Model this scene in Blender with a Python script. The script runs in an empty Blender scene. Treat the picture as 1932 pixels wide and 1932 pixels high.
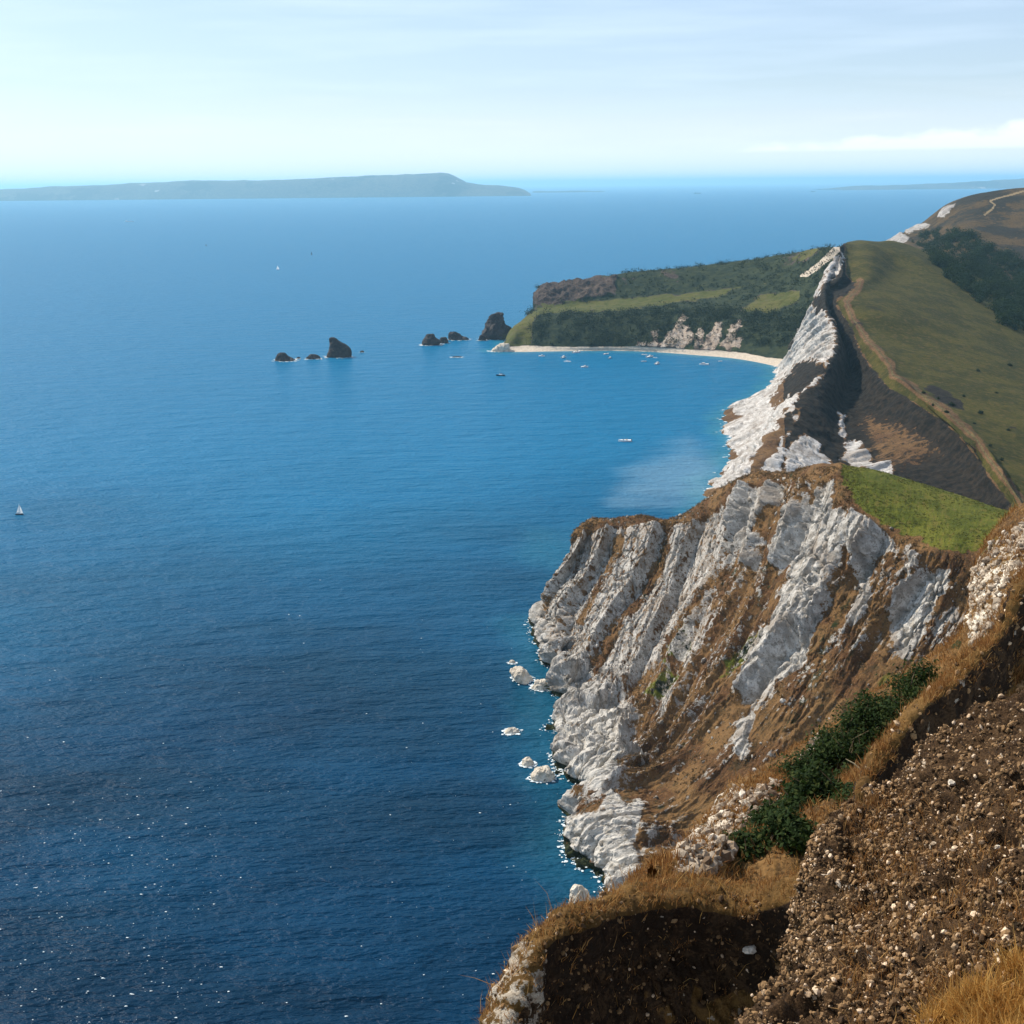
import bpy, math, random
import numpy as np
from mathutils import Vector, Matrix
from mathutils.bvhtree import BVHTree

random.seed(7)
rng = np.random.default_rng(7)
scn = bpy.context.scene
COL = scn.collection

# ------------------------------------------------------------------ camera
H = 170.0                      # eye height above the sea, metres
FPX = 2332.0                   # focal length in units of a 1932 wide frame
PITCH = math.radians(14.85)
ROLL = math.radians(0.56)
sp, cp = math.sin(PITCH), math.cos(PITCH)
F = np.array([0, cp, -sp]); U0 = np.array([0, sp, cp]); R0 = np.array([1.0, 0, 0])
RT = R0 * math.cos(ROLL) - U0 * math.sin(ROLL)
UP = U0 * math.cos(ROLL) + R0 * math.sin(ROLL)
EYE = np.array([0, 0, H])

cam = bpy.data.cameras.new('camera')
camo = bpy.data.objects.new('camera', cam)
COL.objects.link(camo)
m = Matrix(((RT[0], UP[0], -F[0], 0), (RT[1], UP[1], -F[1], 0), (RT[2], UP[2], -F[2], H), (0, 0, 0, 1)))
camo.matrix_world = m
cam.sensor_width = 36
cam.lens = 36 * FPX / 1932
cam.clip_start = 0.1
cam.clip_end = 300000
scn.camera = camo


def ray(u, v):
    return F + RT * ((u - 966) / FPX) + UP * ((966 - v) / FPX)


def PZ(u, v, z):
    d = ray(u, v)
    return EYE + d * ((z - H) / d[2])


def PY(u, v, y):
    d = ray(u, v)
    return EYE + d * (y / d[1])


def PT(u, v, t):
    return EYE + ray(u, v) * t


def tof(p):
    return float(np.dot(p - EYE, F))


def proj(P):
    D = P - EYE
    w = np.maximum(D @ F, 1e-3)
    return 966 + FPX * (D @ RT) / w, 966 - FPX * (D @ UP) / w


# ------------------------------------------------------------------ noise
_perm = rng.permutation(256)
_perm = np.concatenate([_perm, _perm, _perm])
_g = rng.normal(size=(256, 3)); _g /= np.linalg.norm(_g, axis=1)[:, None]


def perlin(P):
    P = np.asarray(P, dtype=np.float64)
    I = np.floor(P).astype(np.int64); f = P - I; I &= 255
    w = f * f * f * (f * (f * 6 - 15) + 10)
    out = np.zeros(len(P))
    for dx in (0, 1):
        wx = w[:, 0] if dx else 1 - w[:, 0]
        for dy in (0, 1):
            wy = w[:, 1] if dy else 1 - w[:, 1]
            for dz in (0, 1):
                wz = w[:, 2] if dz else 1 - w[:, 2]
                h = _perm[_perm[_perm[I[:, 0] + dx] + I[:, 1] + dy] + I[:, 2] + dz]
                g = _g[h]
                out += wx * wy * wz * (g[:, 0] * (f[:, 0] - dx) + g[:, 1] * (f[:, 1] - dy) + g[:, 2] * (f[:, 2] - dz))
    return out * 1.6


def fbm(P, scale, octv=4, gain=0.5, seed=0.0):
    P = np.asarray(P) / scale + seed * 17.31
    a, s, t = 1.0, 0, np.zeros(len(P))
    for i in range(octv):
        t += a * perlin(P); s += a; a *= gain; P = P * 2.03 + 5.7
    return t / s


def ridged(P, scale, octv=4, gain=0.5, seed=0.0):
    P = np.asarray(P) / scale + seed * 13.7
    a, s, t = 1.0, 0, np.zeros(len(P))
    for i in range(octv):
        t += a * (1 - 2 * np.abs(perlin(P))); s += a; a *= gain; P = P * 2.07 + 3.1
    return t / s


def worley(P, scale, seed=0):
    """distance to nearest and second nearest cell point, and the nearest cell's random value"""
    P = np.asarray(P) / scale + seed * 7.77
    I = np.floor(P).astype(np.int64)
    f1 = np.full(len(P), 9.0); f2 = np.full(len(P), 9.0); cid = np.zeros(len(P))
    for dx in (-1, 0, 1):
        for dy in (-1, 0, 1):
            for dz in (-1, 0, 1):
                J = I + (dx, dy, dz)
                h = _perm[_perm[_perm[J[:, 0] & 255] + (J[:, 1] & 255)] + (J[:, 2] & 255)]
                d = np.linalg.norm(J + .5 + .45 * np.clip(_g[h], -1, 1) - P, axis=1)
                n = d < f1
                f2 = np.where(n, f1, np.minimum(f2, d)); cid = np.where(n, h / 255.0, cid); f1 = np.where(n, d, f1)
    return f1, f2, cid


def sstep(a, b, x):
    t = np.clip((x - a) / (b - a), 0, 1)
    return t * t * (3 - 2 * t)


# ------------------------------------------------------------------ lofts
def _up(A, n, w=None):
    """resample control rows A (K,M,3) along axis 0 to n rows, evenly by length, tamed cubic"""
    K = len(A)
    h = np.linalg.norm(A[1:] - A[:-1], axis=2).mean(axis=1) + 1e-6
    hh = h[:, None, None]; D = (A[1:] - A[:-1]) / hh
    T = np.zeros_like(A)
    T[1:-1] = (D[:-1] * hh[1:] + D[1:] * hh[:-1]) / (hh[1:] + hh[:-1])
    T[0] = D[0]; T[-1] = D[-1]
    L = h.copy()
    if w is not None:
        L = L * np.asarray(w)
    c = np.concatenate([[0], np.cumsum(L)])
    s = np.linspace(0, c[-1], n)
    k = np.clip(np.searchsorted(c, s, side='right') - 1, 0, K - 2)
    t = ((s - c[k]) / (c[k + 1] - c[k]))[:, None, None]
    g = h[k][:, None, None]
    p0, p1, m0, m1 = A[k], A[k + 1], T[k] * g, T[k + 1] * g
    return ((2 * t**3 - 3 * t**2 + 1) * p0 + (t**3 - 2 * t**2 + t) * m0 + (-2 * t**3 + 3 * t**2) * p1 + (t**3 - t**2) * m1)


def loft(ctrl, nr, nc, wr=None, wc=None):
    A = np.array(ctrl, dtype=np.float64)
    A = _up(A, nr, wr)
    A = _up(np.swapaxes(A, 0, 1), nc, wc)
    return np.swapaxes(A, 0, 1)            # (nr,nc,3)


def gnormals(G):
    du = np.gradient(G, axis=1); dv = np.gradient(G, axis=0)
    N = np.cross(du, dv)
    N /= np.linalg.norm(N, axis=2)[:, :, None] + 1e-9
    return N


def arc(G, axis):
    d = np.linalg.norm(np.diff(G, axis=axis), axis=2)
    d = d.mean(axis=1 - axis)
    return np.concatenate([[0], np.cumsum(d)])


def mesh_from(name, V, Fq, mat=None, smooth=True, cols=None, parent=None, link=True, mats=None, midx=None):
    V = np.asarray(V, dtype=np.float32); Fq = np.asarray(Fq, dtype=np.int32)
    me = bpy.data.meshes.new(name)
    k = Fq.shape[1]
    me.vertices.add(len(V)); me.vertices.foreach_set('co', V.ravel())
    me.loops.add(Fq.size); me.loops.foreach_set('vertex_index', Fq.ravel())
    me.polygons.add(len(Fq))
    me.polygons.foreach_set('loop_start', np.arange(0, Fq.size, k, dtype=np.int32))
    me.polygons.foreach_set('use_smooth', np.full(len(Fq), smooth, dtype=bool))
    if cols:
        for cn, arr in cols.items():
            arr = np.asarray(arr, dtype=np.float32)
            if arr.ndim == 1:
                at = me.attributes.new(cn, 'FLOAT', 'POINT'); at.data.foreach_set('value', arr)
            else:
                at = me.color_attributes.new(cn, 'FLOAT_COLOR', 'POINT'); at.data.foreach_set('color', arr.ravel())
    me.update(calc_edges=True); me.validate()
    if mat:
        me.materials.append(mat)
    o = bpy.data.objects.new(name, me)
    if link:
        COL.objects.link(o)
    if parent:
        o.parent = parent
    return o


def gridfaces(nr, nc):
    i = np.arange(nr * nc).reshape(nr, nc)
    return np.stack([i[:-1, :-1], i[:-1, 1:], i[1:, 1:], i[1:, :-1]], axis=-1).reshape(-1, 4)


def submesh(V, Fq, keep):
    Fk = Fq[keep]
    used, inv = np.unique(Fk, return_inverse=True)
    return used, inv.reshape(Fk.shape)


def pdist(u, v, poly):
    """signed distance (px), positive inside, to polygon"""
    poly = np.asarray(poly, dtype=np.float64)
    ins = np.zeros(len(u), bool); d = np.full(len(u), 1e9)
    for (x0, y0), (x1, y1) in zip(poly, np.roll(poly, -1, axis=0)):
        if y0 != y1:
            c = ((y0 > v) != (y1 > v)) & (u < (x1 - x0) * (v - y0) / (y1 - y0) + x0)
            ins ^= c
        ex, ey = x1 - x0, y1 - y0
        t = np.clip(((u - x0) * ex + (v - y0) * ey) / (ex * ex + ey * ey + 1e-9), 0, 1)
        d = np.minimum(d, np.hypot(u - x0 - t * ex, v - y0 - t * ey))
    return np.where(ins, d, -d)


def ldist(u, v, pts):
    d = np.full(len(u), 1e9)
    for (x0, y0), (x1, y1) in zip(pts[:-1], pts[1:]):
        ex, ey = x1 - x0, y1 - y0
        t = np.clip(((u - x0) * ex + (v - y0) * ey) / (ex * ex + ey * ey + 1e-9), 0, 1)
        d = np.minimum(d, np.hypot(u - x0 - t * ex, v - y0 - t * ey))
    return d


def r4(pts): return [(1302 + x * .3474, 315.6 + y * .3474) for x, y in pts]
def r5(pts): return [(986 + x * .4893, 828.5 + y * .4893) for x, y in pts]
def r6(pts): return [(907.5 + x * .3267, 1144 + y * .3267) for x, y in pts]
def r3(pts): return [(907 + x * .3063, 434 + y * .3063) for x, y in pts]
def r7(pts): return [(1302 + x * .3871, 1183.5 + y * .3871) for x, y in pts]


# ------------------------------------------------------------------ tags
def tag(o, label=None, cat=None, group=None, kind=None):
    if label: o['label'] = label
    if cat: o['category'] = cat
    if group: o['group'] = group
    if kind: o['kind'] = kind
    return o


def struct(o): o['kind'] = 'structure'; return o
def stuff(o, label=None, cat=None): return tag(o, label, cat, kind='stuff')


def empty(name, loc, label, cat, group=None, rz=0.0):
    o = bpy.data.objects.new(name, None); COL.objects.link(o)
    o.location = loc; o.rotation_euler = (0, 0, rz)
    o.empty_display_size = 0.5
    return tag(o, label, cat, group)


# ------------------------------------------------------------------ materials
class NT:
    def __init__(s, name):
        s.m = bpy.data.materials.new(name); s.m.use_nodes = True
        s.t = s.m.node_tree; s.t.nodes.clear()
        s.out = s.n('ShaderNodeOutputMaterial')
        s.b = s.n('ShaderNodeBsdfPrincipled')
        s.l(s.b.outputs[0], s.out.inputs['Surface'])
    def n(s, t, **k):
        x = s.t.nodes.new(t)
        for a, b in k.items(): setattr(x, a, b)
        return x
    def l(s, a, b): s.t.links.new(a, b)
    def noise(s, scale, detail=4, rough=0.55, coord=None, stretch=None, rot=None):
        x = s.n('ShaderNodeTexNoise'); x.inputs['Scale'].default_value = scale
        x.inputs['Detail'].default_value = detail; x.inputs['Roughness'].default_value = rough
        co = coord or s.coord()
        if stretch or rot:
            mp = s.n('ShaderNodeMapping')
            if stretch: mp.inputs['Scale'].default_value = stretch
            if rot: mp.inputs['Rotation'].default_value = rot
            s.l(co, mp.inputs[0]); co = mp.outputs[0]
        s.l(co, x.inputs['Vector'])
        return x.outputs[0]
    def coord(s):
        if not hasattr(s, '_c'):
            s._c = s.n('ShaderNodeTexCoord').outputs['Object']
        return s._c
    def math(s, op, a, b=None, c=None, clamp=False):
        x = s.n('ShaderNodeMath', operation=op); x.use_clamp = clamp
        for i, q in enumerate((a, b, c)):
            if q is None: continue
            if isinstance(q, (int, float)): x.inputs[i].default_value = q
            else: s.l(q, x.inputs[i])
        return x.outputs[0]
    def mr(s, x, a, b, c=0.0, d=1.0):
        q = s.n('ShaderNodeMapRange'); q.interpolation_type = 'SMOOTHSTEP'
        s.l(x, q.inputs[0])
        for i, w in enumerate((a, b, c, d)): q.inputs[1 + i].default_value = w
        return q.outputs[0]
    def mix(s, f, a, b, blend='MIX'):
        x = s.n('ShaderNodeMix', data_type='RGBA', blend_type=blend)
        if isinstance(f, (int, float)): x.inputs[0].default_value = f
        else: s.l(f, x.inputs[0])
        for i, q in ((6, a), (7, b)):
            if isinstance(q, tuple): x.inputs[i].default_value = (*q, 1) if len(q) == 3 else q
            else: s.l(q, x.inputs[i])
        return x.outputs[2]
    def attr(s, name):
        x = s.n('ShaderNodeAttribute'); x.attribute_name = name
        return x
    def chans(s, name):
        a = s.attr(name); q = s.n('ShaderNodeSeparateColor'); s.l(a.outputs['Color'], q.inputs[0])
        return q.outputs[0], q.outputs[1], q.outputs[2], a.outputs['Alpha']
    def bump(s, h, dist, strength=1.0, normal=None):
        x = s.n('ShaderNodeBump'); x.inputs['Distance'].default_value = dist; x.inputs['Strength'].default_value = strength
        s.l(h, x.inputs['Height'])
        if normal is not None: s.l(normal, x.inputs['Normal'])
        return x.outputs[0]
    def fin(s, color, rough=0.9, normal=None, spec=0.2):
        if isinstance(color, tuple): s.b.inputs['Base Color'].default_value = (*color, 1)
        else: s.l(color, s.b.inputs['Base Color'])
        if isinstance(rough, (int, float)): s.b.inputs['Roughness'].default_value = rough
        else: s.l(rough, s.b.inputs['Roughness'])
        s.b.inputs['Specular IOR Level'].default_value = spec
        if normal is not None: s.l(normal, s.b.inputs['Normal'])
        return s.m


def simple(name, col, rough=0.6, spec=0.3, var=0.0, scale=3.0):
    t = NT(name)
    if var:
        n = t.noise(scale)
        c = t.mix(t.mr(n, .35, .65), tuple(x * (1 - var) for x in col), tuple(min(1, x * (1 + var)) for x in col))
        return t.fin(c, rough, None, spec)
    return t.fin(col, rough, None, spec)


CHALK_A, CHALK_B, CHALK_C = (0.54, 0.51, 0.46), (0.28, 0.255, 0.22), (0.09, 0.075, 0.055)


def terrain_mat(name, unit, dry=((0.13, 0.06, 0.02), (0.24, 0.125, 0.045), (0.075, 0.05, 0.02)),
                green=((0.045, 0.065, 0.008), (0.085, 0.098, 0.016)), dark=((0.012, 0.016, 0.006), (0.03, 0.036, 0.012)),
                sand=(0.55, 0.47, 0.36), chalk=(CHALK_A, CHALK_B, CHALK_C), bumpd=0.5, flow=False):
    """mask: R chalk, G green turf, B dark scrub, bare earth or painted shade, A sand, worn track or brighter chalk; what is left is dry grass.
    unit: size in metres of the main grain."""
    t = NT(name)
    r, g, b, a = t.chans('mask')
    n1 = t.noise(1 / (unit * 6), 6, .6)
    n2 = t.noise(1 / unit, 6, .65)
    n3 = t.noise(1 / (unit * .22), 4, .6)
    if flow:
        fc = t.attr('flow').outputs['Vector']
        n2 = t.math('ADD', t.math('MULTIPLY', n2, .45), t.math('MULTIPLY', t.noise(1 / (unit * .8), 6, .65, fc), .55))
        n3 = t.math('ADD', t.math('MULTIPLY', n3, .5), t.math('MULTIPLY', t.noise(1 / (unit * .22), 4, .65, fc), .5))
    def edge(ch, k=0.55, lo=.4, hi=.6, n=n2):
        return t.mr(t.math('ADD', ch, t.math('MULTIPLY', t.math('SUBTRACT', n, .5), k * 2)), lo, hi)
    c = t.mix(t.mr(n1, .42, .58), dry[0], dry[1])
    c = t.mix(t.mr(n2, .50, .62, 0, .85), c, dry[2])
    c = t.mix(t.mr(n3, .50, .64, 0, .6), c, tuple(min(1, x * 1.45) for x in dry[1]))
    c = t.mix(t.mr(n3, .48, .38, 0, .7), c, dry[2])
    gc = t.mix(t.mr(n1, .42, .58), green[0], green[1])
    gc = t.mix(t.mr(n3, .48, .60, 0, .5), gc, tuple(x * .6 for x in green[0]))
    gc = t.mix(t.mr(n2, .51, .58, 0, .5), gc, tuple(.5 * x + .5 * y for x, y in zip(dry[1], green[1])))
    gc = t.mix(t.mr(n2, .47, .40, 0, .55), gc, tuple(x * .5 for x in green[0]))
    c = t.mix(edge(g, .45), c, gc)
    dc = t.mix(t.mr(n2, .4, .62), dark[0], dark[1])
    c = t.mix(edge(b, .95), c, dc)
    n5 = t.noise(1 / (unit * 1.6), 5, .7)
    sandc = t.mix(t.mr(n3, .3, .7), sand, tuple(x * .7 for x in sand))
    if flow:
        n6 = t.noise(1 / (unit * .7), 5, .7, fc)
        sandc = t.mix(t.mr(n6, .50, .60, 0, .8), sand, tuple(x * .52 for x in sand))
        sandc = t.mix(t.mr(n3, .53, .60, 0, .85), sandc, tuple(x * .22 for x in sand))
        sandc = t.mix(t.mr(n5, .53, .60, 0, .6), sandc, tuple(x * y for x, y in zip(sand, (.5, .45, .38))))
    if not flow: c = t.mix(edge(a, .3), c, sandc)
    n4 = t.noise(1 / (unit * .5), 5, .7)
    n5 = t.noise(1 / (unit * 1.6), 5, .7)
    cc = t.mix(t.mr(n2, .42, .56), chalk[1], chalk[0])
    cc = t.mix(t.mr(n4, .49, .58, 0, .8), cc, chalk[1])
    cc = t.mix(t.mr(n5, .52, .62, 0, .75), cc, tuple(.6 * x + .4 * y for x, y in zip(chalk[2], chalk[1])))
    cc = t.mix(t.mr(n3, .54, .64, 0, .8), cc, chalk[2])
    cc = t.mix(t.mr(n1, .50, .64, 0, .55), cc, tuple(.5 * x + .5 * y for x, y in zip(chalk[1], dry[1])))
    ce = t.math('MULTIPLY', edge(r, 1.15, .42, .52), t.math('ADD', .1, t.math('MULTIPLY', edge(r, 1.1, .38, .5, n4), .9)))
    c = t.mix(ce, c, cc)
    if flow: c = t.mix(edge(a, .55), c, sandc)
    h = t.math('ADD', t.math('MULTIPLY', n2, .6), t.math('ADD', t.math('MULTIPLY', n3, .3), t.math('MULTIPLY', n4, .35)))
    return t.fin(c, .92, t.bump(h, bumpd, .8), .12)


# ------------------------------------------------------------------ world & sun
SUN_AZ = math.radians(-54)          # left of the view
SUN_EL = math.radians(44)
sdir = Vector((math.sin(SUN_AZ) * math.cos(SUN_EL), math.cos(SUN_AZ) * math.cos(SUN_EL), math.sin(SUN_EL)))
wld = bpy.data.worlds.new('World'); scn.world = wld; wld.use_nodes = True
wt = wld.node_tree; wt.nodes.clear()
wo = wt.nodes.new('ShaderNodeOutputWorld'); bg = wt.nodes.new('ShaderNodeBackground')
sky = wt.nodes.new('ShaderNodeTexSky'); sky.sky_type = 'NISHITA'; sky.sun_disc = False
sky.sun_elevation = SUN_EL; sky.sun_rotation = SUN_AZ
sky.altitude = 100; sky.air_density = 1.0; sky.dust_density = 0.6; sky.ozone_density = 1.2
bg.inputs['Strength'].default_value = 0.095
# thin high cloud streaks
tc = wt.nodes.new('ShaderNodeTexCoord'); mp = wt.nodes.new('ShaderNodeMapping'); mp.inputs['Scale'].default_value = (2.2, 2.2, 26)
wt.links.new(tc.outputs['Generated'], mp.inputs[0])
cn = wt.nodes.new('ShaderNodeTexNoise'); cn.inputs['Scale'].default_value = 2.3; cn.inputs['Detail'].default_value = 6
wt.links.new(mp.outputs[0], cn.inputs['Vector'])
cr = wt.nodes.new('ShaderNodeMapRange'); cr.inputs[1].default_value = .45; cr.inputs[2].default_value = .78; cr.inputs[3].default_value = .3; cr.inputs[4].default_value = .55
wt.links.new(cn.outputs[0], cr.inputs[0])
mx = wt.nodes.new('ShaderNodeMix'); mx.data_type = 'RGBA'
wt.links.new(cr.outputs[0], mx.inputs[0]); wt.links.new(sky.outputs[0], mx.inputs[6]); mx.inputs[7].default_value = (9.2, 9.9, 10.3, 1)
# low bank of pale cloud along the horizon
sx_ = wt.nodes.new('ShaderNodeSeparateXYZ'); wt.links.new(tc.outputs['Generated'], sx_.inputs[0])
hb = wt.nodes.new('ShaderNodeMapRange'); hb.interpolation_type = 'SMOOTHSTEP'
hb.inputs[1].default_value = 0.075; hb.inputs[2].default_value = 0.01; hb.inputs[3].default_value = 0; hb.inputs[4].default_value = .85
hn = wt.nodes.new('ShaderNodeMath'); hn.operation = 'MULTIPLY_ADD'; hn.inputs[1].default_value = .05
wt.links.new(cn.outputs[0], hn.inputs[0]); wt.links.new(sx_.outputs[2], hn.inputs[2])
hs = wt.nodes.new('ShaderNodeMath'); hs.operation = 'SUBTRACT'; hs.inputs[1].default_value = .025
wt.links.new(hn.outputs[0], hs.inputs[0]); wt.links.new(hs.outputs[0], hb.inputs[0])
mh = wt.nodes.new('ShaderNodeMix'); mh.data_type = 'RGBA'
wt.links.new(hb.outputs[0], mh.inputs[0]); wt.links.new(mx.outputs[2], mh.inputs[6]); mh.inputs[7].default_value = (10.0, 9.9, 9.6, 1)
# one thin white streak low on the right
def wm(op, a, b=None, c=None):
    q = wt.nodes.new('ShaderNodeMath'); q.operation = op
    for i, w in enumerate((a, b, c)):
        if w is None: continue
        if isinstance(w, (int, float)): q.inputs[i].default_value = w
        else: wt.links.new(w, q.inputs[i])
    return q.outputs[0]
def wr_(x, a, b):
    q = wt.nodes.new('ShaderNodeMapRange'); q.interpolation_type = 'SMOOTHSTEP'
    for i, w in enumerate((x, a, b)):
        if isinstance(w, (int, float)): q.inputs[i].default_value = w
        else: wt.links.new(w, q.inputs[i])
    return q.outputs[0]
xy = wm('DIVIDE', sx_.outputs[0], sx_.outputs[1])
mp2 = wt.nodes.new('ShaderNodeMapping'); mp2.inputs['Scale'].default_value = (30, 30, 60); wt.links.new(tc.outputs['Generated'], mp2.inputs[0])
cn2 = wt.nodes.new('ShaderNodeTexNoise'); cn2.inputs['Scale'].default_value = 1.0; cn2.inputs['Detail'].default_value = 5; wt.links.new(mp2.outputs[0], cn2.inputs['Vector'])
top_ = wm('ADD', wm('MULTIPLY_ADD', xy, .07, .0125), wm('MULTIPLY', wm('SUBTRACT', cn2.outputs[0], .5), .03))
ms = wm('MULTIPLY', wm('MULTIPLY', wr_(sx_.outputs[2], .0205, .0245), wr_(wm('SUBTRACT', top_, sx_.outputs[2]), -.001, .007)), wr_(xy, .14, .22))
ms = wm('MULTIPLY', ms, wr_(sx_.outputs[1], 0, .1))
mt_ = wt.nodes.new('ShaderNodeMix'); mt_.data_type = 'RGBA'
wt.links.new(ms, mt_.inputs[0]); wt.links.new(mh.outputs[2], mt_.inputs[6]); mt_.inputs[7].default_value = (11.2, 10.7, 10.2, 1)
tn = wt.nodes.new('ShaderNodeMix'); tn.data_type = 'RGBA'; tn.blend_type = 'MULTIPLY'; tn.inputs[0].default_value = 1
wt.links.new(mt_.outputs[2], tn.inputs[6]); tn.inputs[7].default_value = (.92, 1.0, 1.13, 1)
wt.links.new(tn.outputs[2], bg.inputs['Color']); wt.links.new(bg.outputs[0], wo.inputs[0])

sl = bpy.data.lights.new('sun', 'SUN'); sl.energy = 5.0; sl.angle = math.radians(0.53); sl.color = (1.0, 0.91, 0.78)
so = bpy.data.objects.new('sun', sl); COL.objects.link(so)
so.rotation_euler = sdir.to_track_quat('Z', 'Y').to_euler(); so.location = (-100, 100, 600)
scn.view_settings.view_transform = 'Standard'; scn.view_settings.look = 'None'
scn.view_settings.exposure = 0.25; scn.view_settings.gamma = 1.0

BVH = {}
COAST = []


def add_bvh(name, G, step=2):
    g = G[::step, ::step]
    BVH[name] = BVHTree.FromPolygons(g.reshape(-1, 3).tolist(), gridfaces(*g.shape[:2]).tolist())


def hit(u, v, names):
    d = ray(u, v); d = Vector(d / np.linalg.norm(d)); best = None
    for n in names:
        h = BVH[n].ray_cast(Vector(EYE), d)
        if h[0] is not None and (best is None or h[3] < best[3]): best = h
    return best


def coast_from(G):
    P = G.reshape(-1, 3); k = np.abs(P[:, 2]) < .8
    Q = P[k][:, :2]
    if len(Q): COAST.append(Q[rng.permutation(len(Q))[:700]])


# ================================================================== A: near headland
def colA(crest, front, mids, foot, g=1.25):
    """crest/front given by (u,v,z), foot on the water, mids (u,v) run down between them"""
    cP, fP, wP = PZ(*crest), PZ(*front), PZ(foot[0], foot[1], 0.0)
    t0, t1 = tof(fP), tof(wP)
    out = [cP, fP]
    for (u, v) in mids:
        s = (v - front[1]) / (foot[1] - front[1])
        out.append(PT(u, v, t0 + (t1 - t0) * s**g))
    out.append(wP)
    return out


A_cols = [
    ((1084, 1010, 36), (1078, 1030, 33), [(1062, 1080), (1040, 1130), (1020, 1165)], (1007, 1190)),
    ((1118, 983, 40), (1114, 1005, 38), [(1098, 1075), (1070, 1145), (1052, 1195)], (1040, 1240)),
    ((1160, 985, 41), (1156, 1005, 39), [(1135, 1080), (1098, 1170), (1070, 1235)], (1056, 1285)),
    ((1205, 978, 43), (1198, 1002, 41), [(1175, 1080), (1130, 1180), (1090, 1260)], (1064, 1318)),
    ((1255, 985, 44), (1250, 1005, 42), [(1225, 1090), (1170, 1210), (1110, 1300)], (1050, 1355)),
    ((1300, 965, 48), (1292, 990, 46), [(1265, 1090), (1205, 1240), (1140, 1340)], (1050, 1400)),
    ((1345, 928, 56), (1335, 960, 53), [(1305, 1080), (1235, 1260), (1165, 1390)], (1072, 1460)),
    ((1420, 900, 66), (1405, 935, 63), [(1365, 1070), (1280, 1270), (1195, 1420)], (1130, 1496)),
    ((1500, 889, 77), (1490, 930, 74), [(1445, 1070), (1330, 1300), (1215, 1460)], (1150, 1512)),
    ((1580, 880, 86), (1575, 925, 83), [(1520, 1080), (1390, 1320), (1230, 1490)], (1075, 1552)),
    ((1650, 888, 86), (1640, 968, 81), [(1580, 1120), (1430, 1350), (1260, 1540)], (1085, 1605)),
    ((1730, 912, 83), (1715, 1010, 78), [(1640, 1170), (1480, 1400), (1290, 1590)], (1140, 1648)),
    ((1810, 936, 80), (1790, 1036, 77), [(1710, 1210), (1540, 1450), (1330, 1640)], (1168, 1712)),
    ((1890, 962, 79), (1860, 1040, 77), [(1790, 1230), (1610, 1490), (1390, 1700)], (1190, 1785)),
    ((1960, 975, 82), (1930, 1045, 80), [(1870, 1260), (1690, 1540), (1460, 1760)], (1230, 1870)),
    ((2060, 985, 88), (2030, 1060, 86), [(1960, 1300), (1790, 1600), (1550, 1850)], (1290, 2000)),
    ((2250, 1000, 98), (2200, 1080, 94), [(2100, 1340), (1900, 1700), (1650, 1950)], (1350, 2150)),
]
LIP_H = [4, 5, 5, 4, 3, 3.5, 4, 3, 6, 6.5, 7, 5, 4, 4, 4, 4, 4]
cols = []
for i, (cr_, fr_, md_, ft_) in enumerate(A_cols):
    c = colA(cr_, fr_, md_, ft_)
    crest = c[0]
    wide = 1.0 if i < 7 else 1.6
    bm = crest + np.array([3, 13 * wide, -9]); bl = np.array([crest[0] + 10, crest[1] + 42 * wide, -4 if i < 9 else 3])
    w = c[-1]; out = w + np.array([-7, -6, -5])
    lh = LIP_H[i]
    inl = c[-2] - w; inl[2] = 0; inl /= np.linalg.norm(inl)
    lip = w + inl * (.5 + .25 * lh) + np.array([0, 0, lh])
    if i >= 3: c[-2] = c[-2] * .8 + (c[-3] * .5 + lip * .5) * .2
    cols.append([bl, bm] + c[:-1] + [lip, w, out])
c0 = [p.copy() for p in cols[0]]
h1 = [p + np.array([5, 9, -5]) for p in c0]
h2 = [np.array([p[0] + 16, p[1] + 26, -7]) for p in c0]
last = [np.array(p, float) for p in [(300, 260, 60), (280, 220, 100), (250, 170, 128), (190, 140, 126), (120, 110, 100), (80, 100, 60), (50, 110, 20), (35, 140, 4), (25, 150, 0), (10, 160, -8)]]
ctrl = [h2, h1] + cols + [last]
ctrl = np.swapaxes(np.array(ctrl), 0, 1)          # rows: back..water, cols along coast
NR, NC = 560, 760
G = loft(ctrl, NR, NC, wr=[.25, .4, .9, 1, 1, 1, 1, 1.6, .5], wc=[.4, .6] + [1] * 14 + [.6, .35, .12])
N = gnormals(G)
if N[NR // 2, NC // 2, 2] < 0: N = -N
P = G.reshape(-1, 3); Nf = N.reshape(-1, 3)
u, v = proj(P)
wob = fbm(P, 7.0, 3, seed=1)
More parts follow.
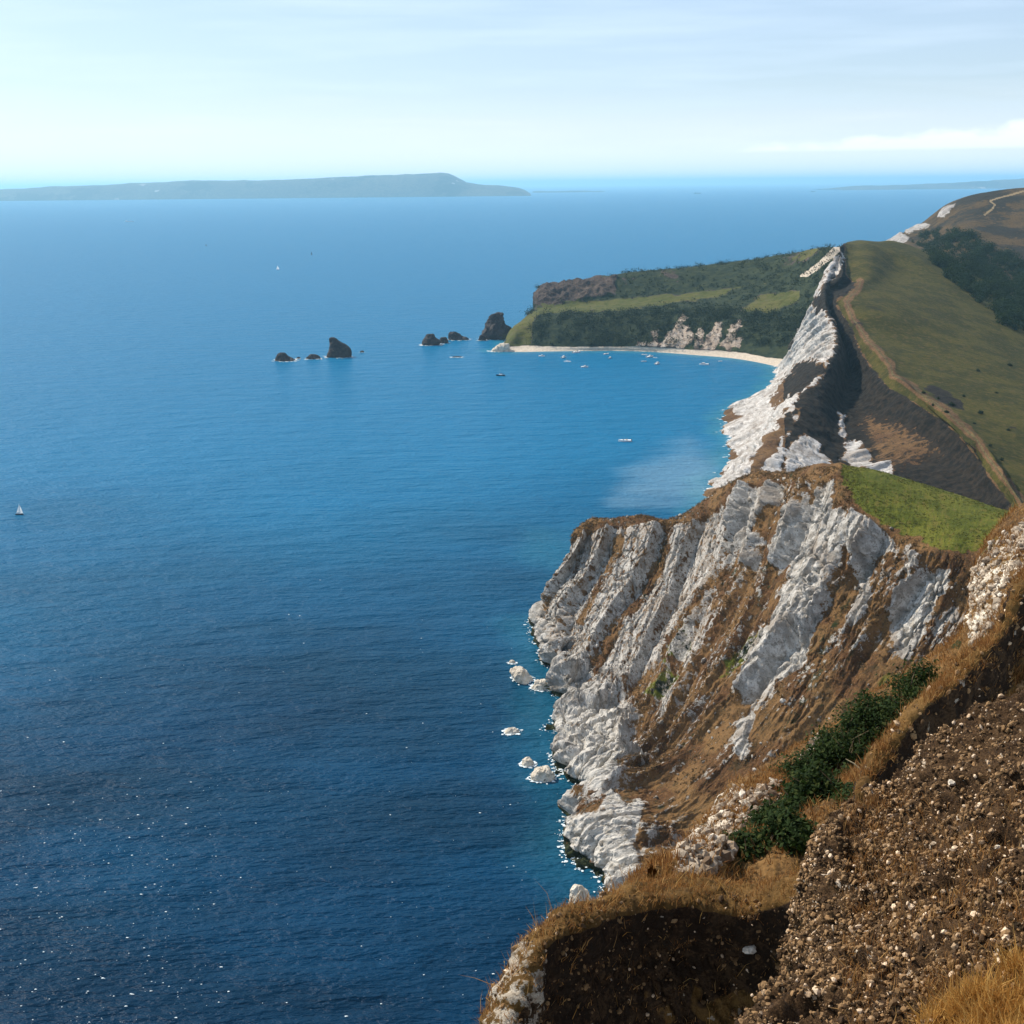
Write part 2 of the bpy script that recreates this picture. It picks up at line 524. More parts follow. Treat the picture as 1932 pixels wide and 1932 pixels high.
polys = [
    r5([(240, 318), (560, 335), (600, 345), (660, 300), (760, 225), (900, 180), (1010, 185), (990, 260), (920, 330), (900, 480), (800, 480), (720, 600), (760, 740), (640, 880), (560, 830), (440, 960), (400, 1040), (150, 1060), (150, 840), (40, 750), (110, 580), (180, 420)]),
    r5([(1180, 130), (1230, 150), (1180, 220), (1200, 260), (1270, 330), (1250, 390), (1170, 620), (1080, 840), (1010, 900), (960, 970), (900, 1040), (820, 1030), (860, 920), (930, 740), (1000, 620), (1040, 500), (1000, 480), (1000, 400), (1040, 270), (1100, 250), (1160, 180)]),
    r5([(1290, 280), (1340, 300), (1380, 350), (1420, 350), (1400, 430), (1340, 470), (1320, 560), (1350, 640), (1300, 690), (1240, 740), (1290, 560), (1280, 450), (1270, 350)]),
    r5([(1500, 440), (1530, 460), (1500, 520), (1600, 490), (1640, 510), (1600, 640), (1560, 700), (1500, 800), (1470, 840), (1420, 770), (1440, 660), (1490, 540)]),
    r5([(1650, 635), (1700, 650), (1600, 740), (1575, 725)]),
    r6([(380, 660), (470, 600), (600, 560), (820, 600), (810, 760), (840, 880), (780, 1010), (700, 1100), (600, 1080), (480, 1000), (460, 920), (540, 850), (420, 720)]),
    r6([(430, 1215), (660, 1190), (740, 1060), (800, 1090), (830, 1150), (940, 1080), (950, 1180), (900, 1400), (940, 1500), (900, 1620), (800, 1760), (700, 1800), (660, 1560), (600, 1500), (540, 1420), (450, 1320)]),
    r6([(150, 900), (480, 940), (820, 560), (700, 500), (400, 520)]),
    r6([(860, 1650), (1000, 1300), (900, 1450)]),
    r6([(1440, 640), (1570, 560), (1570, 760), (1500, 900)]),
    r6([(1030, 560), (1100, 500), (1180, 480), (1120, 560), (1050, 640)]),
]
sd = np.full(len(P), -1e9)
for p in polys: sd = np.maximum(sd, pdist(u, v, p))
rows = np.repeat(np.linspace(0, 1, NR), NC)
# coordinates along the coast / down the slope for streaked ribs
sx = np.tile(arc(G, 1), NR); sy = np.repeat(arc(G, 0), NC)
Q = np.stack([sx, sy * .28, P[:, 2] * 0 + 3.3], 1)
rib = ridged(Q, 16, 4, .55, 2)
rib2 = ridged(Q + 40, 5.5, 3, .5, 5)
bands = [r5([(575, 325), (540, 480), (470, 600), (330, 780), (270, 900), (230, 1000)]), r5([(700, 600), (640, 700), (560, 860)]),
         r5([(380, 400), (330, 520), (230, 700)]), r5([(960, 320), (880, 430), (760, 560)])]
bd = np.full(len(P), 1e9)
for b_ in bands: bd = np.minimum(bd, ldist(u, v, b_))
chalk = sstep(-14, 14, sd + wob * 26 + rib * 12)
chalk *= 1 - .85 * sstep(12, 4, bd + wob * 10)
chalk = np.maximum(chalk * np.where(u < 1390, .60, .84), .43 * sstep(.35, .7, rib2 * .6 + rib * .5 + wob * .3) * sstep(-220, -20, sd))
chalk = np.maximum(chalk, sstep(9.0, 5, P[:, 2] + wob * 4) * .9)
cap = pdist(u, v, [(1060, 960), (1300, 950), (1420, 880), (1600, 860), (1600, 905), (1480, 908), (1400, 922), (1310, 985), (1250, 996), (1150, 996), (1080, 1012)])
chalk *= 1 - .9 * sstep(-6, 4, cap + wob * 8)
meadow = pdist(u, v, [(1588, 870), (1640, 860), (1700, 880), (1800, 910), (1910, 950), (1900, 1000), (1835, 1046), (1760, 1030), (1700, 1010), (1640, 972), (1585, 915)])
mead = sstep(-6, 10, meadow + wob * 16 + 8 * fbm(P, 1.6, 3, seed=18))
gp = np.maximum(pdist(u, v, r5([(610, 740), (660, 735), (650, 840), (560, 880)])), pdist(u, v, r5([(490, 1000), (580, 905), (610, 925), (520, 1010)])))
gp = np.maximum(gp, pdist(u, v, r5([(860, 790), (940, 730), (920, 800), (780, 930), (740, 950)])))
gp2 = sstep(-8, 8, gp + wob * 16)
olive = .6 * sstep(-40, 60, pdist(u, v, r5([(1330, 830), (1560, 850), (1800, 560), (1760, 820), (1500, 1000), (1280, 1000)])) + wob * 40)
chalk *= 1 - sstep(-16, -4, meadow + wob * 8)
greenm = np.maximum(np.maximum(mead, gp2 * .95), olive)
greenm = np.maximum(greenm, .38 * sstep(.15, .5, fbm(P, 25, 3, seed=9)))
darkm = .9 * gp2 * sstep(0, 8, gp) + .55 * sstep(.0, .45, fbm(Q, 9, 5, .6, seed=12)) * (1 - mead)
wet = sstep(2.2, 1.0, P[:, 2] + 1.2 * wob)
darkm = np.maximum(darkm, .8 * wet)
rough = np.clip(chalk, 0, 1)
amp = (1 - .93 * mead)
flat = sstep(0.0, .12, rows) * sstep(1.0, .96, rows)
wf1, wf2, wc = worley(np.stack([sx, sy * .42, P[:, 2] * .2], 1) + 1.2 * wob[:, None], 3.4, 3)
vf1, vf2, vc = worley(np.stack([sx, sy * .38, P[:, 2] * .2], 1) + 2.5 * wob[:, None], 9.5, 5)
big_rib = ridged(np.stack([sx, sy * .16, sx * 0 + 1.1], 1), 34, 3, .5, 8)
def saw(x, f=.86):
    x = x % 1.0
    return np.where(x < f, x / f, (1 - x) / (1 - f)) - .5


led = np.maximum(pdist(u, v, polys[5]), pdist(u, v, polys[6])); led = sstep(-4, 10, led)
sawd = 8.5 * saw(sx / 23 + .55 * fbm(np.stack([sx, sy * .35, sx * 0], 1), 30, 3, seed=14) + sy / 160) * (1 - led) + (1.3 * saw(sx / 9 + .35 * fbm(P, 18, 3, seed=15) + sy / 26) - 1.5 * sstep(.10, 0, vf2 - vf1)) * led
blk = 1.2 * (wc - .5) * (1 - .7 * led) - 1.1 * sstep(.11, 0, wf2 - wf1) + 1.4 * (vc - .5) * (1 - .5 * led) - 1.8 * sstep(.12, 0, vf2 - vf1) + sawd
d = amp * flat * ((1.4 * rib + 2.4 * big_rib) * (.3 + .7 * rough) + .4 * rib2 * rough + blk * rough * (1 - .35 * led) + .45 * fbm(P, 2.0, 4, .6, seed=4) * (.4 + rough) + 2.0 * fbm(P, 30, 3, seed=6))
# bedding steps on the chalk near the water
bed = np.abs(((P @ np.array([.32, .55, .78])) / 3.4 + .4 * fbm(P, 9, 2, seed=3)) % 1 - .5) * 2
d += .5 * (sstep(.3, .5, bed) - .5) * rough * sstep(14, 4, P[:, 2]) * flat
P2 = P + Nf * d[:, None]
GA = P2.reshape(NR, NC, 3)
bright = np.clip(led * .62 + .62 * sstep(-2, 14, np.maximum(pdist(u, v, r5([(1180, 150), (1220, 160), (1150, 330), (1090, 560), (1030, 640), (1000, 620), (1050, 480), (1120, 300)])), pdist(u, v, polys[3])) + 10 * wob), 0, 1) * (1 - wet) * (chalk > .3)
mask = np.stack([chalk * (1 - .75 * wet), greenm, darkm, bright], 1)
MAT_A = terrain_mat('mat_near_headland', 2.2, dry=((0.088, 0.042, 0.017), (0.165, 0.092, 0.036), (0.040, 0.030, 0.014)), green=((0.075, 0.088, 0.009), (0.125, 0.128, 0.016)), sand=(0.55, 0.515, 0.455), bumpd=1.1, flow=True)
FLOW = np.stack([sx, sy * .3, P[:, 2] * .3, np.ones(len(P))], 1)
FA = gridfaces(NR, NC)
fm = mead[FA].mean(axis=1) > .6
for nm, keep in (('headland', ~fm), ('meadow', fm)):
    us, fq = submesh(P2, FA, keep)
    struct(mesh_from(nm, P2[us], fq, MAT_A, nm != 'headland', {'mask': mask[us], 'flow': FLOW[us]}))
maskA = mask
add_bvh('A', GA); coast_from(GA)

# ================================================================== B: long ridge with the white cliff
def st(foot, mid, crest, bowl, wall, rim, gm, gr, gl):
    def q(p): return np.array(p[1:], float) if p[0] == 'w' else (PY(p[0], p[1], -p[2]) if p[2] < 0 else PZ(*p))
    pts = [q(x) for x in (foot, mid, crest, bowl, wall, rim, gm, gr, gl)]
    f = pts[0]
    lo = f + np.array([-14, 0, -6.0]); fr = pts[-1] + np.array([110, 10, -34.0])
    fr2 = fr + np.array([250, 0, -6.0])
    return [lo] + pts + [fr, fr2]


# negative third value = distance along the view axis y, positive = height
BS = [
    st(('w', 390, 1560, 30), ('w', 395, 1560, 55), ('w', 412, 1560, 72), ('w', 405, 1560, 76), ('w', 408, 1560, 78), ('w', 400, 1560, 80), ('w', 470, 1560, 76), ('w', 520, 1560, 68), ('w', 580, 1560, 50)),
    st((1570, 545, 78), (1580, 502, 94), (1588, 468, 106), (1600, 465, 106), (1612, 464, 106), (1626, 462, 107), (1662, 462, 106), (1700, 463, 104), (1790, 497, 84)),
    st((1497, 668, 4), (1522, 605, 45), (1556, 535, 83), (1575, 535, 81), (1598, 535, 81), (1622, 530, 84), (1700, 520, 82), (1790, 540, 73), (1870, 570, 58)),
    st((1470, 692, 0), (1508, 640, 34), (1559, 584, 71), (1564, 586, 66), (1570, 584, 67), (1578, 572, 72), (1680, 590, 67), (1800, 600, 57), (1900, 630, 44)),
    st((1464, 718, 0), (1512, 672, 28), (1577, 628, 61), (1590, 648, 48), (1600, 642, 51), (1610, 622, 58), (1700, 640, 53), (1820, 660, 45), (1932, 660, 36)),
    st((1440, 748, 0), (1500, 705, 24), (1581, 656, 55), (1602, 694, 36), (1614, 690, 39), (1628, 663, 49), (1720, 690, 45), (1840, 710, 37), (1960, 720, 29)),
    st((1376, 772, 0), (1462, 742, 15), (1560, 698, 47), (1600, 752, 27), (1632, 744, 30), (1653, 704, 42), (1750, 740, 38), (1860, 760, 32), (1980, 780, 25)),
    st((1374, 828, 0), (1440, 792, 12), (1526, 753, 36), (1600, 812, 19), (1655, 785, 25), (1680, 734, 39), (1780, 790, 34), (1880, 810, 28), (2000, 830, 21)),
    st((1384, 858, 0), (1430, 832, 10), (1500, 806, 28), (1610, 862, 14), (1705, 822, 22), (1737, 769, 36), (1820, 830, 31), (1900, 850, 24), (2020, 880, 15)),
    st((1362, 898, 0), (1408, 872, 9), (1474, 855, 23), (1630, 900, 11), (1755, 858, 18), (1789, 804, 32), (1850, 870, 26), (1930, 900, 20), (2050, 930, 14)),
    st((1345, 922, 0), (1385, 905, 6), (1447, 895, 18), (1650, 930, 8), (1800, 905, 14), (1837, 852, 27), (1880, 900, 22), (1960, 940, 17), (2080, 980, 12)),
    st((1338, 945, 0), (1370, 935, 4), (1425, 935, 10), (1670, 960, 5), (1835, 945, 11), (1871, 902, 23), (1910, 945, 19), (2000, 990, 15), (2100, 1030, 11)),
    st((1330, 1000, 0), (1365, 1000, 1), (1415, 1000, 2), (1680, 1010, 2), (1870, 1000, 8), (1908, 957, 18), (1940, 1000, 15), (2030, 1050, 12), (2150, 1100, 9)),
    st((1330, 1080, 0), (1365, 1090, .5), (1415, 1100, 1), (1680, 1110, 3), (1870, 1090, 8), (1930, 1060, 14), (1980, 1080, 14), (2060, 1110, 14), (2200, 1150, 16)),
]
NR, NC = 560, 480
G = loft(np.array(BS), NR, NC, wr=[.4, .8, 1, 1.2, 1.2, 1.3, 1.4, 1.4, 1.4, 1.4, 1.4, 1, .4], wc=[.4, 1.4, 1.4, 1.6, 1.6, 1.6, 1, .8, .6, .3, .06])
N = gnormals(G)
if N[NR // 2, NC // 2, 2] < 0: N = -N
P = G.reshape(-1, 3); Nf = N.reshape(-1, 3); u, v = proj(P)
kcol = np.tile(np.linspace(0, 1, NC), NR)
wob = fbm(P, 12, 3, seed=21)
white = np.full(len(P), -1e9)
for p in [
    r4([(800, 470), (840, 500), (790, 590), (730, 640), (705, 690), (660, 720), (690, 790), (740, 780), (775, 860), (795, 980), (745, 1080), (690, 1120), (735, 1120), (640, 1250), (560, 1420), (520, 1500), (500, 1650), (200, 1760), (80, 1760), (260, 1560), (170, 1500), (190, 1400), (270, 1350), (190, 1300), (420, 1180), (430, 1110), (500, 1000), (550, 920), (610, 830), (650, 700), (720, 620), (770, 510)]),
    r4([(510, 1640), (520, 1530), (620, 1450), (690, 1490), (700, 1560), (770, 1620), (700, 1680), (520, 1690)]),
    r4([(820, 1600), (840, 1520), (890, 1480), (960, 1540), (995, 1640), (900, 1650)]), r4([(800, 1340), (830, 1360), (840, 1500), (810, 1460)]),
    r4([(1000, 1640), (1010, 1600), (1090, 1600), (1100, 1690)]),
]: white = np.maximum(white, pdist(u, v, p))
brn = np.full(len(P), -1e9)
for p in [r4([(600, 1080), (690, 1050), (720, 1110), (640, 1180), (540, 1240), (470, 1300), (440, 1280)]), r4([(540, 1330), (560, 1400), (440, 1560), (330, 1680), (370, 1580), (460, 1430)]),
          r4([(700, 1200), (640, 1300), (560, 1340), (600, 1250)])]:
    brn = np.maximum(brn, pdist(u, v, p))
sx = np.repeat(arc(G, 0), NC); sy = np.tile(arc(G, 1), NR)
Q = np.stack([sx, sy * .3, sx * 0 + 8.1], 1)
rib = ridged(Q, 30, 4, .55, 22)
chalk = .78 * sstep(-7, 7, white + wob * 13 + rib * 5 - 2) * (1 - sstep(-6, 5, brn + wob * 16 + rib * 5))
rimline = r4([(840, 470), (850, 590), (900, 640), (790, 740), (860, 850), (930, 1000), (1000, 1110), (1080, 1200), (1250, 1300), (1400, 1400), (1540, 1540), (1600, 1640), (1740, 1830)])
# right of the rim = turf
rl = np.array(rimline)
rimu = np.interp(v, rl[:, 1], rl[:, 0])
green = sstep(-4, 5, u - rimu + wob * 6) * (v > 440)
shade_band = np.full(len(P), -1e9)  # shade of the hollow below the rim, painted into the colour
for p in [r4([(740, 640), (790, 600), (900, 620), (890, 650), (790, 740), (860, 850), (930, 1000), (1000, 1110), (1080, 1200), (1250, 1300), (1400, 1400), (1540, 1540), (1600, 1640), (1740, 1830), (1600, 1800), (1350, 1420), (1200, 1350), (1000, 1300), (830, 1240), (745, 1130), (745, 1080), (800, 980), (780, 830), (690, 790), (690, 700)]),
          r4([(690, 1440), (720, 1360), (800, 1360), (820, 1500), (800, 1620), (760, 1620)]), r4([(1340, 1640), (1500, 1560), (1740, 1840), (1500, 1780)])]:
    shade_band = np.maximum(shade_band, pdist(u, v, p))
dk = sstep(-5, 5, shade_band + wob * 8) * (1 - chalk)
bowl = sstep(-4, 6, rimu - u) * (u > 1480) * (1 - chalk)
dk = np.maximum(dk, (.80 - .4 * sstep(-20, 30, pdist(u, v, r4([(900, 1330), (1200, 1400), (1400, 1560), (1150, 1650), (1000, 1600)])))) * bowl)  # painted shade over the whole hollow, thinner on its lit lower patch
dk = np.maximum(dk, .75 * sstep(-3, 6, pdist(u, v, r4([(1240, 1190), (1330, 1180), (1500, 1280), (1490, 1320), (1400, 1310)])) + wob * 8))
dk = np.maximum(dk, .55 * sstep(.3, .55, fbm(P, 30, 4, seed=31)) * green)
path = r4([(925, 620), (920, 650), (850, 730), (880, 820), (920, 870), (960, 940), (1040, 1020), (1090, 1080), (1100, 1130), (1190, 1180), (1270, 1250), (1400, 1330), (1480, 1400), (1560, 1480), (1620, 1580), (1700, 1680), (1760, 1760), (1830, 1860)])
pd_ = ldist(u, v, path)
pw = np.interp(v, [530, 700, 960], [.9, 1.4, 2.0])
verge = sstep(14, 3, pd_ + wob * 5)
pathm = (pd_ < pw)
sand = np.where(pathm, .95, 0.14 * verge)
green = green * (1 - .65 * verge)
flat = sstep(1, .95, kcol)
wf1, wf2, wc = worley(np.stack([sx, sy * .4, P[:, 2] * .2], 1) + 2 * wob[:, None], 8, 3)
d = flat * (chalk * (2.2 * rib + 3.4 * saw(sx / 34 + .5 * fbm(Q, 50, 3, seed=33)) + .8 * ridged(Q, 9, 3, .5, 25) + 2.6 * (wc - .5) - 1.4 * sstep(.14, 0, wf2 - wf1)) + (1 - green) * (1 - chalk) * (2.4 * fbm(P, 30, 5, .6, seed=26) + 1.6 * ridged(P * np.array([1, 1, .4]), 20, 4, .55, 29)) + green * 1.4 * fbm(P, 60, 3, seed=27) + .5 * fbm(P, 5, 3, seed=28) * (1 - .8 * green))
P2 = P + Nf * d[:, None]
GB = P2.reshape(NR, NC, 3)
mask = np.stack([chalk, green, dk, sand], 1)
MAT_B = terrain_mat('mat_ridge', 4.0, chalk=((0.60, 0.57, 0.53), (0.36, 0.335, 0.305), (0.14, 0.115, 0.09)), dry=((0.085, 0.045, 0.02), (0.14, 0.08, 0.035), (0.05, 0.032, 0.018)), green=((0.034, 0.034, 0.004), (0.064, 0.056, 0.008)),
                    dark=((0.006, 0.006, 0.005), (0.028, 0.021, 0.014)), sand=(0.115, 0.092, 0.04), bumpd=1.4, flow=True)  # near-black dark tone carries the hollow's painted shade as well as scrub
FLOW = np.where((white > -25)[:, None], np.stack([sx, sy * .3, P[:, 2] * .3, np.ones(len(P))], 1), np.concatenate([P, np.ones((len(P), 1))], 1))
FB = gridfaces(NR, NC)
fp = pathm[FB].mean(axis=1) > .5
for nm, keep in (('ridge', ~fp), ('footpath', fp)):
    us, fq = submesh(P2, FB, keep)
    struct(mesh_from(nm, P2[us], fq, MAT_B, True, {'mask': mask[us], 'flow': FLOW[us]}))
add_bvh('B', GB); coast_from(GB)

# ================================================================== C: low headland beyond the bay, with the beach
CC = [
    [(1011, 580, -1540), (1008, 583, -1500), (985, 605, -1400), (957, 652, 5), (938, 663, 0)],
    [(1013, 560, -1550), (1022, 580, -1500), (1005, 593, -1395), (980, 655, 3), (974, 664, 0)],
    [(1022, 545, -1555), (1060, 577, -1495), (1050, 590, -1385), (1040, 656, 3), (1040, 663, 0)],
    [(1060, 538, -1558), (1110, 573, -1495), (1110, 589, -1380), (1110, 656, 3), (1110, 662, 0)],
    [(1110, 530, -1560), (1170, 566, -1490), (1180, 587, -1375), (1170, 656, 3), (1170, 662, 0)],
    [(1180, 516, -1565), (1230, 560, -1480), (1240, 588, -1365), (1230, 658, 3), (1230, 664, 0)],
    [(1300, 505, -1560), (1320, 552, -1470), (1320, 590, -1350), (1300, 662, 3), (1300, 669, 0)],
    [(1420, 490, -1530), (1420, 542, -1440), (1420, 592, -1330), (1390, 668, 3), (1390, 677, 0)],
    [(1500, 478, -1480), (1490, 535, -1400), (1490, 600, -1290), (1450, 677, 3), (1450, 688, 0)],
    [(1560, 467, -1420), (1545, 535, -1330), (1530, 610, -1250), (1490, 681, 4), (1476, 696, 0)],
    [(1660, 470, -1440), (1620, 540, -1330), (1600, 620, -1250), (1560, 690, 10), (1520, 720, 0)],
]
cols = []
for c in CC:
    pts = [PY(a, b, -w) if w < 0 else PZ(a, b, w) for a, b, w in c]
    sk = pts[0]
    mid = (pts[2] + pts[3]) / 2 + np.array([0, -6, 6.0])
    cols.append([sk + np.array([0, 60, -sk[2] - 6]), sk + np.array([0, 22, -12.0])] + pts[:3] + [mid] + pts[3:] + [pts[4] + np.array([0, -14, -3.0])])
left = [p + np.array([-16, 10, -p[2] - 4]) for p in cols[0]]
ctrl = np.swapaxes(np.array([left] + cols), 0, 1)
NR, NC = 260, 460
G = loft(ctrl, NR, NC, wr=[.3, .6, 1, .8, 1.3, 1.3, 2.5, .6])
N = gnormals(G)
if N[NR // 2, NC // 2, 2] < 0: N = -N
P = G.reshape(-1, 3); Nf = N.reshape(-1, 3); u, v = proj(P)
wob = fbm(P, 14, 3, seed=41)
gul = np.full(len(P), -1e9)
for p in [r3([(1060, 690), (1070, 625), (1080, 620), (1085, 700)]), r3([(1105, 715), (1200, 625), (1245, 530), (1268, 540), (1215, 640), (1280, 600), (1300, 690), (1240, 740), (1200, 720)]),
          r3([(1320, 725), (1355, 620), (1365, 625), (1365, 690)]), r3([(1370, 735), (1455, 580), (1475, 580), (1480, 660), (1440, 750)]), r3([(1475, 735), (1585, 560), (1595, 565), (1560, 680), (1610, 670), (1590, 725)]),
          r3([(960, 715), (1060, 690), (1100, 720)])]:
    gul = np.maximum(gul, pdist(u, v, p))
chalk = .66 * sstep(-6, 3, gul + wob * 9 + 5 * ridged(P * np.array([1, .2, .25]), 9, 3, .5, 49))
cl = pdist(u, v, r3([(335, 485), (340, 400), (380, 340), (560, 305), (740, 290), (840, 290), (830, 400), (560, 440), (430, 475)]))
gr = np.maximum(pdist(u, v, r3([(160, 600), (330, 495), (560, 440), (800, 430), (1280, 390), (1600, 350), (1450, 415), (1100, 460), (860, 500), (600, 505), (380, 512), (325, 560), (312, 715), (150, 720)])),
                pdist(u, v, r3([(1600, 500), (1720, 400), (1960, 370), (1960, 440), (1800, 500)])))
grm = sstep(-4, 4, gr + wob * 6)
cliff = sstep(-3, 3, cl + wob * 4)
dryp = .5 * sstep(.05, .4, fbm(P, 45, 4, seed=44))
scr = (1 - grm) * (1 - cliff) * (1 - chalk)
gapp = sstep(.0, .40, fbm(P * np.array([1, .5, 1]), 55, 4, seed=45)) * sstep(545, 520, v)
darkm = scr * (1 - .8 * gapp)
earth = cliff
z = P[:, 2]
beach = sstep(4.6, 3.2, z + wob * .6) * (z > -4)
mask = np.stack([chalk * (1 - beach), np.clip(grm * .9 + scr * gapp * .6, 0, 1), np.clip(darkm + .2 * earth, 0, 1) * (1 - beach), beach], 1)
tr = pdist(u, v, r4([(600, 590), (700, 520), (780, 440), (830, 425), (820, 445), (760, 500), (640, 590)]))
flat = (1 - beach)
d = flat * (1.8 * fbm(P, 18, 4, seed=46) + 6.0 * cliff * ridged(P, 22, 4, .5, 47) + 3.2 * ridged(P * np.array([1, .25, .25]), 16, 3, .5, 48) * sstep(-30, 5, gul) * (1 - grm))
P2 = P + Nf * d[:, None]
trk = tr > -1.5
mask[trk] = [0, 0, 0, 1]
GC = P2.reshape(NR, NC, 3)
MAT_C = terrain_mat('mat_far_headland', 8.0, dry=((0.050, 0.038, 0.034), (0.090, 0.066, 0.052), (0.028, 0.022, 0.022)), green=((0.065, 0.075, 0.014), (0.105, 0.10, 0.022)),
                    dark=((0.016, 0.026, 0.014), (0.035, 0.044, 0.018)), sand=(0.60, 0.51, 0.40), chalk=((0.52, 0.44, 0.36), (0.36, 0.28, 0.21), (0.16, 0.11, 0.07)), bumpd=1.5)
FC = gridfaces(NR, NC)
fb = (beach[FC].mean(axis=1) > .5)
ft = trk[FC].mean(axis=1) > .5
for nm, keep in (('far_headland', ~fb & ~ft), ('beach', fb & ~ft), ('track', ft)):
    us, fq = submesh(P2, FC, keep)
    struct(mesh_from(nm, P2[us], fq, MAT_C, True, {'mask': mask[us]}))
scrubC = darkm.copy(); GCu, GCv = u, v
add_bvh('C', GC, 1); coast_from(GC)

# ================================================================== D: dark hill behind the ridge
DD = [
    [(1600, 490, 0), (1600, 495, 0), (1600, 500, 0), (1600, 520, 0)],
    [(1664, 468, -2000), (1668, 476, -1880), (1670, 485, -1700), (1670, 505, -1560)],
    [(1690, 449, -2030), (1700, 462, -1880), (1695, 478, -1680), (1690, 505, -1520)],
    [(1732, 426, -2080), (1745, 450, -1880), (1735, 475, -1650), (1730, 505, -1480)],
    [(1785, 387, -2100), (1790, 430, -1850), (1785, 470, -1600), (1775, 520, -1430)],
    [(1830, 371, -2100), (1832, 420, -1820), (1830, 480, -1560), (1830, 560, -1370)],
    [(1880, 362, -2100), (1880, 425, -1800), (1880, 500, -1530), (1880, 600, -1330)],
    [(1932, 356, -2100), (1932, 430, -1780), (1932, 520, -1500), (1932, 640, -1300)],
    [(2030, 350, -2100), (2030, 440, -1760), (2030, 540, -1480), (2030, 660, -1280)],
    [(2300, 345, -2150), (2300, 460, -1760), (2300, 580, -1450), (2300, 700, -1250)],
]
cols = []
for i, c in enumerate(DD):
    pts = [PY(a, b, -w) if w < 0 else np.array([PY(a, b, 1900)[0], 1950 - 130 * k, -6.0]) for k, (a, b, w) in enumerate(c)]
    sk = pts[0]
    cols.append([sk + np.array([60, 500, -sk[2] - 5]), sk + np.array([15, 120, -sk[2] * .25])] + pts + [pts[-1] + np.array([30, -200, -20.0])])
ctrl = np.swapaxes(np.array(cols), 0, 1)
NR, NC = 240, 260
G = loft(ctrl, NR, NC, wr=[.3, .6, 1, 1, 1, .5], wc=[.6, 1, 1, 1, 1, 1, 1, 1, .4])
N = gnormals(G)
if N[NR // 2, NC // 2, 2] < 0: N = -N
P = G.reshape(-1, 3); Nf = N.reshape(-1, 3); u, v = proj(P)
wob = fbm(P, 25, 3, seed=51)
wh = np.full(len(P), -1e9)
for p in [r4([(1050, 440), (1060, 400), (1130, 350), (1190, 385), (1180, 405)]), r4([(1150, 345), (1180, 325), (1300, 308), (1290, 330), (1180, 358)]), r4([(1350, 270), (1370, 235), (1440, 195), (1430, 220), (1380, 270)])]:
    wh = np.maximum(wh, pdist(u, v, p))
chalk = sstep(-3, 2, wh + wob * 3)
dk = .75 * sstep(-.3, .25, fbm(P, 90, 4, seed=52))
ph = np.minimum(ldist(u, v, r4([(1814, 130), (1700, 160), (1630, 185), (1655, 205), (1640, 230), (1600, 255)])), 99)
pm = ph < 1.6
gd = sstep(-5, 5, pdist(u, v, r4([(1720, 200), (1814, 185), (1814, 225), (1760, 220)])) + wob * 4)
mask = np.stack([chalk, .3 * gd, np.clip(dk * (1 - gd) * (1 - chalk), 0, 1), np.where(pm, .95, 0)], 1)
d = 3 * fbm(P, 60, 4, seed=53) + 5 * chalk * ridged(P, 30, 3, .5, 54)
d *= sstep(0, 60, np.abs(P[:, 1] - 4000))
P2 = P + Nf * d[:, None]
GD = P2.reshape(NR, NC, 3)
MAT_D = terrain_mat('mat_far_hill', 8.0, chalk=((0.45, 0.43, 0.4), (0.3, 0.28, 0.26), (0.13, 0.11, 0.09)), dry=((0.055, 0.035, 0.014), (0.085, 0.052, 0.02), (0.035, 0.026, 0.012)), dark=((0.016, 0.014, 0.009), (0.03, 0.024, 0.014)), sand=(0.26, 0.19, 0.10), bumpd=2)
FD = gridfaces(NR, NC)
fp = pm[FD].mean(axis=1) > .5
for nm, keep in (('far_hill', ~fp), ('hill_path', fp)):
    us, fq = submesh(P2, FD, keep)
    struct(mesh_from(nm, P2[us], fq, MAT_D, True, {'mask': mask[us]}))
add_bvh('D', GD, 1); coast_from(GD)

# ================================================================== E, F: land on the horizon
def far_land(name, sky, base, Y, depth, mat, nc=500):
    xs = np.linspace(sky[0][0], sky[-1][0], nc)
    sv = np.interp(xs, [p[0] for p in sky], [p[1] for p in sky])
    top = np.array([PY(a, b, Y) for a, b in zip(xs, sv)])
    jag = fbm(np.stack([top[:, 0], top[:, 1] * 0, top[:, 0] * 0 + .5], 1), Y * .012, 4, seed=61) * Y * .0006
    top[:, 2] = np.maximum(top[:, 2] + jag, 1)
    prof = [(-depth * .5, -.05), (-depth * .42, .35), (-depth * .3, .75), (0, 1), (depth * .3, .8), (depth * .5, -.05)]
    rows_ = []
    for dy, f in prof:
        q = top.copy(); q[:, 1] += dy; q[:, 2] *= f; q[:, 2] -= 2 if f < 0 else 0
        rows_.append(q)
    g = _up(np.array(rows_), 40)
    p = g.reshape(-1, 3); p[:, 2] += fbm(p, Y * .03, 4, seed=62) * Y * .0008 * sstep(0, 40, p[:, 2])
    uu, vv = proj(p)
    mk = np.zeros((len(p), 4)); mk[:, 2] = .6 * sstep(-.1, .3, fbm(p, Y * .04, 3, seed=63)); mk[:, 0] = .9 * (fbm(p, Y * .012, 2, seed=64) > .52)
    struct(mesh_from(name, p, gridfaces(40, nc), mat, True, {'mask': mk}))


